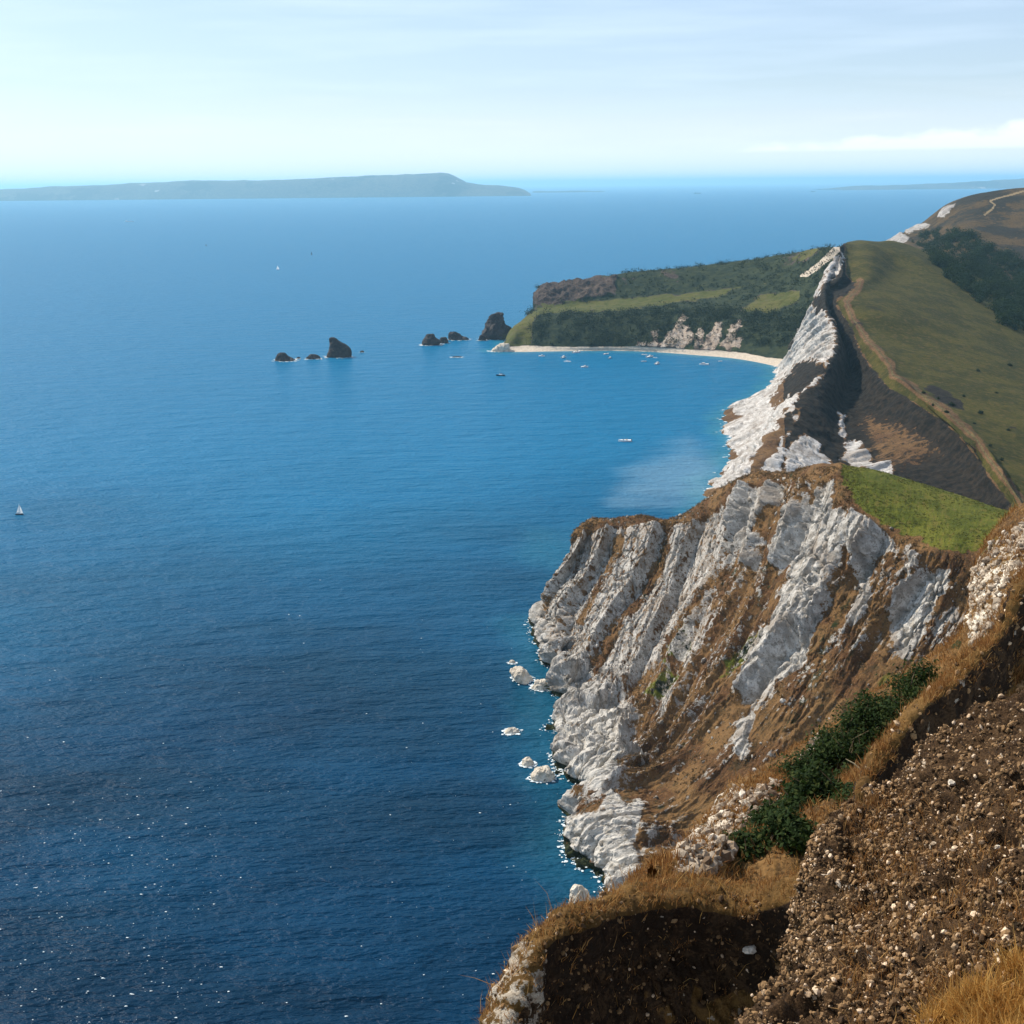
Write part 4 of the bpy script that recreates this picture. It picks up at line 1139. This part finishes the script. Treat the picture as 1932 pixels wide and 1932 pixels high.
# ------------------------------------------------------------------ wood on the hill and scrub beyond the bay
MAT_WOOD = leaf_mat('mat_wood_leaf', (0.010, 0.022, 0.007), (0.017, 0.034, 0.009), (0.034, 0.055, 0.014))
MAT_SCRUB = leaf_mat('mat_scrub_leaf', (0.009, 0.020, 0.011), (0.022, 0.036, 0.016), (0.065, 0.078, 0.028))
wpoly = r4([(1180, 405), (1290, 352), (1420, 332), (1540, 372), (1840, 545), (1840, 925), (1700, 862), (1620, 782), (1480, 662), (1360, 592), (1300, 482), (1230, 430)])
cen, rad = [], []
r = np.random.default_rng(5)
tries = 0
while len(cen) < 430 and tries < 6000:
    tries += 1
    a, b = r.uniform(1705, 1950), r.uniform(428, 640)
    if pdist(np.array([a]), np.array([b]), wpoly)[0] < 1: continue
    hh = hit(a, b, ['B', 'D'])
    if hh is None: continue
    s = 3.2 + 6.5 * r.random() ** 1.6
    cen.append(np.array(hh[0]) + np.array([0, 0, s * .45])); rad.append(np.array([s * .85, s * .85, s * r.uniform(.7, 1.05)]))
cen, rad = np.array(cen), np.array(rad)
stuff(leaves('wood', cen, rad, 95000, .85, 6, MAT_WOOD, None, 0, .7), 'dense dark green wood on the hillside right of the green slope', 'wood')
P = GC.reshape(-1, 3); pr = scrubC * (GCv < 652) * (GCv > 462) * (P[:, 2] > 5)
gc_ = np.array(r.choice(len(P), 2600, p=pr / pr.sum()))
s = 1.1 + 4.2 * r.random(len(gc_)) ** 2.2; s = s * np.where(GCv[gc_] > 585, 1.35, .9)
cen = P[gc_] + np.array([0, 0, 1.0]) * (s * .25)[:, None]; rad = np.stack([s * 1.1, s * 1.1, s * .8], 1)
stuff(leaves('scrub', cen, rad, 70000, .75, 8, MAT_SCRUB, None, 0, .7), 'dark green scrub covering the low headland beyond the bay', 'scrub')
# scattered gorse on the green slope, one by one
k = 0
gs = [(1770, 752), (1795, 765), (1818, 748), (1850, 780), (1742, 742), (1880, 742), (1786, 778), (1760, 765), (1905, 690), (1845, 700), (1868, 842), (1838, 800), (1902, 812), (1890, 868)]
proto = None
for (a, b) in gs:
    hh = hit(a, b, ['B'])
    if hh is None: continue
    if proto is None:
        o = empty('gorse_bush', hh[0], 'small dark gorse bush standing on the green ridge slope', 'bush', 'gorse bushes on the green slope')
        cen = np.array([[0, 0, .7], [1.1, .4, .4], [-.9, -.5, .5], [.3, -.9, .3]]); rad = np.array([[1.0, 1.0, .9], [.7, .7, .6], [.8, .8, .6], [.6, .6, .5]])
        ch = leaves('foliage', cen, rad, 420, .28, 31, MAT_SCRUB, o); proto = (o, ch)
    else:
        o = proto[0].copy(); COL.objects.link(o); c2 = proto[1].copy(); COL.objects.link(c2); c2.parent = o
        o.location = hh[0]
    o.rotation_euler = (0, 0, random.uniform(0, 6)); q = random.uniform(.6, 1.3); o.scale = (q * 1.1, q, q)

# ------------------------------------------------------------------ sea rocks
def rock_mat(name, a, b, c, unit):
    t = NT(name); n1 = t.noise(1 / (unit * 3), 5); n2 = t.noise(1 / (unit * .6), 5, .65)
    col = t.mix(t.mr(n1, .35, .65), a, b); col = t.mix(t.mr(n2, .52, .75), col, c)
    return t.fin(col, .8, t.bump(n2, unit * .3, .8), .25)


MAT_DROCK = rock_mat('mat_dark_rock', (0.022, 0.018, 0.018), (0.05, 0.04, 0.036), (0.11, 0.085, 0.065), 3)
MAT_CROCK = rock_mat('mat_pale_rock', (0.50, 0.43, 0.33), (0.70, 0.63, 0.52), (0.17, 0.13, 0.09), 1.6)


def rock(secs, label, mat, seed, depth=.62, rough=.16, name='sea_rock', group=None):
    """secs: list of (v, u_left, u_right) from water to top, read at the rock's own distance"""
    v0, a0, b0 = secs[0]
    c = PZ((a0 + b0) / 2, v0, 0.0); y = c[1]
    ctr = c + np.array([0, (b0 - a0) / FPX * tof(c) * depth * .5, 0])
    Vs = []
    K = 48
    rr = []
    for (vv, a, b) in secs:
        L, R_ = PY(a, vv, ctr[1]), PY(b, vv, ctr[1])
        rr.append(((L[0] + R_[0]) / 2, max(0.0, (L[2] + R_[2]) / 2), (R_[0] - L[0]) / 2))
    rr = [(rr[0][0], -2.5, rr[0][2] * 1.1)] + rr + [(rr[-1][0], rr[-1][1] + .1 * rr[-1][2], rr[-1][2] * .03)]
    ctrl = []
    for (x, z, w) in rr:
        ctrl.append([[x + w * math.cos(t), ctr[1] + w * depth * math.sin(t) * (1 if math.sin(t) < 0 else 1.2), z] for t in np.linspace(0, 2 * math.pi, 17)])
    g = loft(np.array(ctrl), 44, K + 1)
    Pq = g.reshape(-1, 3); Nq = gnormals(g).reshape(-1, 3)
    w0 = max(q[2] for q in rr)
    mid = Pq - np.array([ctr[0], ctr[1], 0]); sgn = np.sign((Nq * mid).sum(1).mean()) or 1
    dd = w0 * rough * (ridged(Pq, w0 * .55, 4, .55, seed) * .8 + fbm(Pq, w0 * .9, 2, seed=seed))
    fade = np.sin(np.linspace(0, 2 * math.pi, K + 1) / 2) ** .001
    Pq = Pq + Nq * sgn * dd[:, None]
    g = Pq.reshape(44, K + 1, 3); g[:, -1] = g[:, 0]
    V = g[:, :-1].reshape(-1, 3)
    i = np.arange(44 * K).reshape(44, K); j = np.roll(i, -1, axis=1)
    Fq = np.stack([i[:-1], j[:-1], j[1:], i[1:]], -1).reshape(-1, 4)
    org = np.array([ctr[0], ctr[1], 0])
    o = mesh_from(name, V - org, Fq, mat, False)
    o.location = Vector(org)
    k = np.abs(V[:, 2]) < .6 * max(1, w0 * .1)
    if k.any(): ROCKPTS.append((V[k][:, :2], w0))
    return tag(o, label, 'rock', group)


ROCKPTS = []
GRP = 'dark rocks off the far headland'
rock([(682, 519, 556), (676, 520, 548), (670, 523, 540), (667.5, 526, 536)], 'low dark rock farthest left, sloping down to its right', MAT_DROCK, 1, group=GRP)
rock([(677, 559, 567), (674, 561, 565)], 'tiny dark rock just right of the farthest left one', MAT_DROCK, 2, group=GRP)
rock([(678, 578, 604), (673, 580, 602), (669.5, 587, 597)], 'low rounded brown rock left of the tall horned stack', MAT_DROCK, 3, group=GRP)
rock([(675, 617, 664), (667, 618, 664), (659, 621, 661), (651, 622, 651), (645, 622, 640), (638, 623, 630)], 'tall dark sea stack with a horn leaning left', MAT_DROCK, 4, .5, .10, 'sea_stack', GRP)
rock([(665, 679, 687), (662, 681, 685)], 'tiny black rock with foam right of the horned stack', MAT_DROCK, 5, group=GRP)
rock([(652, 796, 830), (645, 797, 832), (637, 802, 822), (629.5, 810, 816)], 'peaked dark rock midway between the horned stack and headland', MAT_DROCK, 6, .6, .12, group=GRP)
rock([(648, 828, 846), (642, 830, 844), (637, 833, 840)], 'small brown rock close against the right of the peaked one', MAT_DROCK, 7, group=GRP)
rock([(642, 846, 883), (635, 847, 874), (628, 849, 860)], 'dark wedge rock tapering to its right near the headland', MAT_DROCK, 8, .5, .12, group=GRP)
rock([(643, 903, 917), (637, 904, 916), (632, 907, 913)], 'round black rock at the foot of the jagged stack', MAT_DROCK, 9, group=GRP)
rock([(641, 908, 967), (625, 914, 966), (612, 920, 956), (603, 922, 950), (596, 926, 948), (592.5, 940, 946)], 'big jagged dark stack against the green nose of the headland', MAT_DROCK, 10, .55, .2, 'sea_stack', GRP)
rock([(674.5, 852, 872), (673, 856, 868)], 'low reef barely above the water left of the beach end', MAT_DROCK, 11, .3, .1, group=GRP)
rock([(664, 928, 958), (656, 936, 960), (650, 946, 960)], 'pale broken boulders at the left end of the beach', MAT_CROCK, 12, .6, .25)
GRN = 'pale rocks awash below the near cliff'
rock([(1253, 960, 972), (1246, 963, 969)], 'small brown rock at the seaward end of the reef below the tip', MAT_CROCK, 20, group=GRN)
rock([(1290, 972, 1003), (1276, 968, 998), (1264, 966, 984)], 'elongated pale reef rock ringed by foam below the cliff tip', MAT_CROCK, 21, 1.2, .25, group=GRN)
rock([(1303, 1005, 1037), (1293, 1008, 1034), (1286, 1012, 1026)], 'brown jagged rock between the reef and the cliff foot', MAT_CROCK, 22, .7, .25, group=GRN)
rock([(1386, 952, 978), (1379, 955, 974), (1375, 960, 969)], 'lone small rock in foam left of the first white ledge', MAT_CROCK, 23, .7, .2, group=GRN)
rock([(1447, 984, 1008), (1439, 985, 1006), (1433, 988, 1000)], 'upper left rock of the pair in foam off the ledge', MAT_CROCK, 24, .8, .25, group=GRN)
rock([(1475, 1006, 1043), (1463, 1004, 1042), (1452, 1012, 1036)], 'larger lower right rock of the pair in foam off the ledge', MAT_CROCK, 25, .8, .25, group=GRN)
rock([(1733, 1082, 1122), (1715, 1078, 1118), (1695, 1076, 1112), (1680, 1080, 1104), (1673, 1086, 1096)], 'tall pale rock standing in the water behind the orange grass lip', MAT_CROCK, 26, .9, .2, group=GRN)

# ------------------------------------------------------------------ boats
MAT_WHITE = simple('mat_white_hull', (0.88, 0.88, 0.86), .35, .5, .04, 1)
MAT_DARKH = simple('mat_dark_hull', (0.012, 0.014, 0.025), .4, .5)
MAT_BLUEH = simple('mat_blue_hull', (0.02, 0.05, 0.14), .4, .5)
MAT_GLASS = simple('mat_boat_glass', (0.02, 0.025, 0.03), .15, .5)
MAT_SAIL = simple('mat_sail', (0.82, 0.82, 0.79), .8, .1, .04, 2)
t = NT('mat_sail_cloth'); t.fin((0.85, 0.85, 0.82), .8, None, .1)
tr_ = t.n('ShaderNodeBsdfTranslucent'); tr_.inputs[0].default_value = (.85, .85, .82, 1)
mxs = t.n('ShaderNodeMixShader'); mxs.inputs[0].default_value = .5
t.l(t.b.outputs[0], mxs.inputs[1]); t.l(tr_.outputs[0], mxs.inputs[2]); t.l(mxs.outputs[0], t.out.inputs['Surface'])
MAT_SAIL = t.m
MAT_DSAIL = simple('mat_dark_sail', (0.06, 0.05, 0.06), .8, .1)
MAT_MAST = simple('mat_mast', (0.45, 0.45, 0.45), .4, .4)
MAT_DECK = simple('mat_deck', (0.45, 0.36, 0.24), .7, .2, .15, 4)


def hull_mesh(name, L, B, Hh, mat, parent):
    n = 15; ctrl = []
    for i in range(n):
        s = i / (n - 1); x = (s - .5) * L
        w = B / 2 * (1 - max(0, (s - .35) / .65) ** 2.2) * (.86 + .14 * min(1, s / .3))
        w = max(w, .02); sh = Hh * (1 + .28 * s * s)
        ctrl.append([(x, -w, sh), (x, -w * .98, sh * .6), (x, -w * .75, 0), (x, 0, -Hh * .35 * (1 - s * .3)), (x, w * .75, 0), (x, w * .98, sh * .6), (x, w, sh), (x, w * .9, sh - .04 * L / 6), (x, 0, sh - .03 * L / 6), (x, -w * .9, sh - .04 * L / 6)])
    V = np.array(ctrl).reshape(-1, 3); k = 10; Fq = []
    for i in range(n - 1):
        for j in range(k): Fq.append((i * k + j, (i + 1) * k + j, (i + 1) * k + (j + 1) % k, i * k + (j + 1) % k))
    o = mesh_from(name, V, np.array(Fq), mat, False, None, parent)
    import bmesh
    bm = bmesh.new(); bm.from_mesh(o.data); bm.verts.ensure_lookup_table()
    bm.faces.new([bm.verts[j] for j in range(k)]); bm.to_mesh(o.data); bm.free()
    return o


def boxm(name, c, s, mat, parent, taper=.8, rake=0.0):
    x, y, z = c; a, b, h = s[0] / 2, s[1] / 2, s[2]
    V = [(x - a, y - b, z), (x + a, y - b, z), (x + a, y + b, z), (x - a, y + b, z)]
    V += [(x - a * taper + 0, y - b * taper, z + h), (x + a * taper - rake, y - b * taper, z + h), (x + a * taper - rake, y + b * taper, z + h), (x - a * taper, y + b * taper, z + h)]
    Fq = [(0, 3, 2, 1), (4, 5, 6, 7), (0, 1, 5, 4), (1, 2, 6, 5), (2, 3, 7, 6), (3, 0, 4, 7)]
    o = mesh_from(name, np.array(V), np.array(Fq), mat, False, None, parent)
    mod = o.modifiers.new('bevel', 'BEVEL'); mod.width = min(s) * .12; mod.segments = 2
    return o


def motor(u_, v_, L, label, rz, hull=None, style='cabin', group='boats moored in the bay', zoff=0.0):
    L = L * 1.3
    p = PZ(u_, v_, zoff)
    o = empty('motor_boat', p, label, 'boat', group, rz)
    B, Hh = L * .36, L * .13
    hull_mesh('hull', L, B, Hh, hull or MAT_WHITE, o)
    if style == 'cabin':
        c = boxm('cabin', (L * .08, 0, Hh * .95), (L * .42, B * .68, L * .13), MAT_WHITE, o, .82, L * .08)
        boxm('window', (L * .085, 0, Hh * .95 + L * .055), (L * .44, B * .70, L * .045), MAT_GLASS, c, .95, L * .02)
    else:
        boxm('windscreen', (L * .1, 0, Hh), (L * .08, B * .6, L * .09), MAT_GLASS, o, .8, L * .05)
        boxm('seat', (-L * .15, 0, Hh * .85), (L * .18, B * .5, L * .06), MAT_DECK, o)
    boxm('outboard_motor', (-L * .53, 0, Hh * .3), (L * .07, L * .07, L * .16), MAT_DARKH, o)
    return o


def sailer(u_, v_, L, label, rz, hull, sails, group=None, mast=1.25, sailmat=None, cabin=True):
    p = PZ(u_, v_, 0)
    o = empty('sailing_boat', p, label, 'boat', group, rz)
    B, Hh = L * .30, L * .12
    hull_mesh('hull', L, B, Hh, hull, o)
    if cabin: boxm('cabin', (0, 0, Hh * .95), (L * .4, B * .6, L * .07), MAT_WHITE, o, .8)
    mh = L * mast
    tubes('mast', [[(L * .08, 0, Hh * .8), (L * .08, 0, Hh + mh)]], L * .012, L * .007, MAT_MAST, o)
    tubes('boom', [[(L * .08, 0, Hh + L * .13), (-L * .36, 0, Hh + L * .12)]], L * .009, L * .009, MAT_MAST, o)
    sm = sailmat or MAT_SAIL
    if sails:
        def tri(nm, a, b, c, belly):
            a, b, c = map(np.array, (a, b, c)); n = 9; V = []; idx = {}
            for i in range(n):
                for j in range(n - i):
                    s, t = i / (n - 1), j / (n - 1)
                    q = a + (b - a) * s + (c - a) * t; q = q + np.array([0, belly * 4 * s * t + belly * 2 * t * (1 - s - t), 0])
                    idx[i, j] = len(V); V.append(q)
            Fq = []
            for i in range(n - 1):
                for j in range(n - 1 - i):
                    Fq.append((idx[i, j], idx[i + 1, j], idx[i, j + 1]))
                    if (i + 1, j + 1) in idx: Fq.append((idx[i + 1, j], idx[i + 1, j + 1], idx[i, j + 1]))
            q = mesh_from(nm, np.array(V), np.array(Fq), sm, True, None, o)
        tri('mainsail', (L * .06, 0, Hh + L * .14), (L * .06, 0, Hh + mh * .97), (-L * .38, .0, Hh + L * .14), L * .07)
        tri('jib', (L * .14, 0, Hh + L * .10), (L * .11, 0, Hh + mh * .8), (L * .5, 0, Hh + L * .06), L * .05)
    else:
        tubes('furled_sail', [[(L * .05, 0, Hh + L * .16), (-L * .34, 0, Hh + L * .15)]], L * .028, L * .018, MAT_BLUEH, o)
    return o


sailer(944.5, 709, 8.2, 'dark hulled boat with white cabin and mast, alone left of the others', math.radians(172), MAT_DARKH, False, 'boats moored in the bay', .9)
motor(1022, 672.5, 5.0, 'small white boat nearest the left end of the beach', .1)
motor(1063, 675, 6.4, 'white boat seen end on, touching the dark sterned one below it', math.radians(65))
sailer(1070, 683, 7.2, 'white boat with dark stern and mast, lower of the close pair', math.radians(165), MAT_WHITE, False, 'boats moored in the bay', .9)
motor(1088, 665.5, 7.6, 'long white boat lying aslant close in to the beach', math.radians(35), style='open')
motor(1103, 693, 5.6, 'white cabin boat by itself right of the close pair', math.radians(8))
motor(1144, 668.5, 5.2, 'pale open boat close under the middle of the beach', math.radians(30), style='open')
motor(1151, 676, 5.0, 'greyish boat just below the pale open one', math.radians(70), simple('mat_grey_hull', (0.4, 0.42, 0.45), .5, .4))
motor(1216, 670, 4.8, 'upper left white boat of the right hand cluster', math.radians(-20), style='open')
motor(1226, 674, 6.6, 'longest white boat of the right hand cluster, lying aslant', math.radians(32))
motor(1236, 675.5, 3.6, 'little tender at the right end of the cluster', math.radians(-25), style='open')
motor(1215, 682.5, 4.4, 'small faint boat below the right hand cluster', math.radians(5), simple('mat_pale_hull', (0.55, 0.62, 0.66), .5, .4), 'open')
motor(1240, 687, 6.4, 'white boat with dark hull stern below the right hand cluster', math.radians(55), MAT_WHITE)
motor(1328, 688.5, 7.0, 'white cabin boat at the right, off the curve of the beach', math.radians(176))
motor(1359, 682, 3.2, 'tiny white tender farthest right near the beach', math.radians(10), style='open')
motor(1178.5, 833, 6.8, 'white speedboat crossing the bay alone in front of the cliff', math.radians(178), style='open', group=None)
sailer(37, 971, 4.4, 'white sailed dinghy with dark hull at the left edge', math.radians(-8), MAT_DARKH, True, None, 1.35, None, False)
sailer(524, 509, 7.0, 'far white sailing boat in the open sea', math.radians(20), MAT_WHITE, True)
sailer(588, 481, 7.0, 'far sailing boat with dark sails right of the white one', math.radians(70), MAT_DARKH, True, None, 1.25, MAT_DSAIL)
sailer(389, 464, 6.0, 'farthest left tiny dark sailing boat', math.radians(50), MAT_DARKH, True, None, .9, MAT_DSAIL)


def ship(u_, v_, L, label, mat, hgt=.09):
    p = PZ(u_, v_, 0); o = empty('cargo_ship', p, label, 'ship', None, 0.05)
    hull_mesh('hull', L, L * .16, L * hgt, mat, o)
    boxm('bridge', (-L * .33, 0, L * hgt * .95), (L * .13, L * .13, L * .12), mat, o, .92)
    tubes('mast', [[(L * .2, 0, L * hgt), (L * .2, 0, L * (hgt + .12))]], L * .012, L * .008, mat, o)


MAT_SHIP = simple('mat_ship', (0.08, 0.09, 0.11), .6, .3)
ship(1316, 365.5, 110, 'long dark ship at anchor near the horizon', MAT_SHIP)
ship(1534, 361.8, 80, 'short dark ship near the horizon left of the far coast', MAT_SHIP, .13)
ship(244, 418.5, 46, 'long white ferry on the open sea below the island', MAT_WHITE, .06)

# ------------------------------------------------------------------ sea
na, nr_ = 420, 520
ang = np.concatenate([np.linspace(-75, -27, 40), np.linspace(-26.5, 26.5, na - 80), np.linspace(27, 75, 40)])
rad_ = np.concatenate([np.linspace(30, 200, 20), 205 * (3000 / 205) ** np.linspace(0, 1, nr_ - 80), 3100 * (120000 / 3100) ** np.linspace(0, 1, 60)])
nr_ = len(rad_); na = len(ang)
A_, R_ = np.meshgrid(np.radians(ang), rad_)
S = np.stack([np.sin(A_) * R_, np.cos(A_) * R_, np.zeros_like(R_)], -1).reshape(-1, 3)
cpts = np.concatenate(COAST)
dist = np.full(len(S), 1e6)
near = np.nonzero(R_.ravel() < 2600)[0]
for ch in np.array_split(near, 80):
    dd = S[ch, None, :2] - cpts[None]
    dist[ch] = np.sqrt((dd ** 2).sum(-1).min(1))
su, sv = proj(S)
milk = sstep(-30, 30, pdist(su, sv, r_ := [(1230, 870), (1300, 840), (1350, 870), (1345, 940), (1250, 950), (1160, 940), (1180, 905)]) + 45 * fbm(S * np.array([.4, 1.3, 1]), 40, 5, .6, seed=111)) * .36
turq = sstep(-25, 45, pdist(su, sv, [(1000, 1000), (1110, 985), (1080, 1080), (1050, 1110), (960, 1060)]) + 40 * fbm(S, 30, 3, seed=112)) * .45
shal = np.clip(sstep(20, 1, dist + 12 * fbm(S, 25, 3, seed=113)) * (.22 + .4 * (S[:, 1] > 600)) + turq * .6, 0, 1)
bay = sstep(220, 820, np.hypot(S[:, 0] * .5, S[:, 1]) + 190 * fbm(S, 240, 5, seed=114))  # brightening with distance from the eye, painted into the water colour
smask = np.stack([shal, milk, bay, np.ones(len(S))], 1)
t = NT('mat_sea')
r_, g_, b_, a_ = t.chans('smask')
big = t.noise(1 / 160, 5, .6, stretch=(1, 2.2, 1))
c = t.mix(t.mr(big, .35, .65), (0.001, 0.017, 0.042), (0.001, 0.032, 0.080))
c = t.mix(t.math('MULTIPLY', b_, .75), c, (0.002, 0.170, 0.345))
c = t.mix(r_, c, (0.03, 0.19, 0.26))
c = t.mix(g_, c, (0.22, 0.36, 0.46))
w1 = t.noise(1 / 5.5, 3, .6, stretch=(.45, 1.25, 1), rot=(0, 0, math.radians(-8)))
w2 = t.noise(1 / 1.7, 3, .6, stretch=(.5, 1.2, 1), rot=(0, 0, math.radians(-14)))
w3 = t.noise(1 / 18, 2, .5, stretch=(.5, 1.3, 1), rot=(0, 0, math.radians(-4)))
hgt = t.math('ADD', t.math('MULTIPLY', w1, 1.0), t.math('ADD', t.math('MULTIPLY', w2, .48), t.math('MULTIPLY', w3, 1.6)))
MAT_SEA = t.fin(c, .3, t.bump(hgt, 2.6, 1.0), .06)
t.b.inputs['IOR'].default_value = 1.33
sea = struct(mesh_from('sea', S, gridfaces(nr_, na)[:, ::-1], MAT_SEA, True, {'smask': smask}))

# ------------------------------------------------------------------ foam
fl_c, fl_r = [], []
def flakes(pts, n, spread, size, seed):
    r = np.random.default_rng(seed)
    i = r.choice(len(pts), n); q = pts[i] + r.normal(size=(n, 2)) * spread
    fl_c.append(q); fl_r.append(size * (.3 + r.random(n) ** 2 * 1.2))


P = GA.reshape(-1, 3); u, v = proj(P)
k = (np.abs(P[:, 2]) < .5) & (v > 1160) & (v < 1760) & (u < 1200)
flakes(P[k][:, :2], 1500, 1.0, .38, 1)
P = GB.reshape(-1, 3); u, v = proj(P)
k = (np.abs(P[:, 2]) < .5) & (v > 690) & (v < 950) & (u < 1500)
flakes(P[k][:, :2], 220, 1.6, .9, 2)
for i, (q, w0) in enumerate(ROCKPTS): flakes(q, 90 if w0 < 12 else 60, w0 * .20, max(.45, w0 * .16) if w0 < 9 else 1.6, 40 + i)
C_ = np.concatenate(fl_c); Rr = np.concatenate(fl_r); n = len(C_); K = 10
r = np.random.default_rng(3)
an = np.linspace(0, 2 * math.pi, K, endpoint=False)[None] + r.random((n, 1))
rr = Rr[:, None] * (.45 + .75 * r.random((n, K)))
ax = r.uniform(.6, 1.5, (n, 1))
V = np.stack([C_[:, :1] + np.cos(an) * rr * ax, C_[:, 1:] + np.sin(an) * rr, np.broadcast_to(.05 + .25 * r.random((n, 1)), (n, K))], -1)
mid = np.concatenate([C_, V[:, 0, 2:3] + .08], 1)[:, None]
V = np.concatenate([V, mid], 1).reshape(-1, 3)
b = (np.arange(n) * (K + 1))[:, None]
F3 = np.concatenate([b + np.array([[j, (j + 1) % K, K]]) for j in range(K)])
MAT_FOAM = simple('mat_foam', (0.64, 0.71, 0.73), .9, .1, .12, .8)
stuff(mesh_from('foam', V, F3, MAT_FOAM, True), 'white foam washing round the rocks and the cliff foot', 'foam')
# sun glints set on the water as small pale flecks, mostly near and left
r = np.random.default_rng(9)
n = 520
wu = np.concatenate([r.uniform(-100, 420, 330) , r.uniform(0, 1150, n - 330)]); wv = np.concatenate([r.uniform(1480, 1990, 330), r.uniform(1050, 1990, n - 330)])
C_ = np.array([PZ(a, b_, 0)[:2] for a, b_ in zip(wu, wv)])
an = np.linspace(0, 2 * math.pi, 8, endpoint=False)[None] + r.random((n, 1)) * .5
rr = (.05 + .16 * r.random((n, 1)) ** 3) * (.6 + .6 * r.random((n, 8)))
V = np.stack([C_[:, :1] + np.cos(an) * rr * 1.9, C_[:, 1:] + np.sin(an) * rr, np.full((n, 8), .12)], -1)
V = np.concatenate([V, np.concatenate([C_, np.full((n, 1), .3)], 1)[:, None]], 1).reshape(-1, 3)
b = (np.arange(n) * 9)[:, None]
F3 = np.concatenate([b + np.array([[j, (j + 1) % 8, 8]]) for j in range(8)])
stuff(mesh_from('glint_flecks', V, F3, MAT_FOAM, True), 'tiny white flecks standing in for sun glints on the open water at lower left', 'glint_flecks')

# ------------------------------------------------------------------ air
hz = NT('mat_haze'); hz.t.nodes.remove(hz.b)
pv = hz.n('ShaderNodeVolumePrincipled'); pv.inputs['Color'].default_value = (0.46, 0.81, 1.0, 1); pv.inputs['Density'].default_value = 4.2e-5; pv.inputs['Anisotropy'].default_value = 0.3
hz.l(pv.outputs[0], hz.out.inputs['Volume'])
x0, x1, y0, y1, z0, z1 = -130000, 130000, -3000, 130000, -45, 372
V = np.array([(x0, y0, z0), (x1, y0, z0), (x1, y1, z0), (x0, y1, z0), (x0, y0, z1), (x1, y0, z1), (x1, y1, z1), (x0, y1, z1)])
Fq = np.array([(0, 3, 2, 1), (4, 5, 6, 7), (0, 1, 5, 4), (1, 2, 6, 5), (2, 3, 7, 6), (3, 0, 4, 7)])
o = mesh_from('haze', V, Fq, hz.m, False); o['kind'] = 'stuff'

scn.cycles.use_denoising = True
scn.cycles.volume_bounces = 2
scn.cycles.max_bounces = 6
scn.cycles.transparent_max_bounces = 8
scn.cycles.sample_clamp_indirect = 4
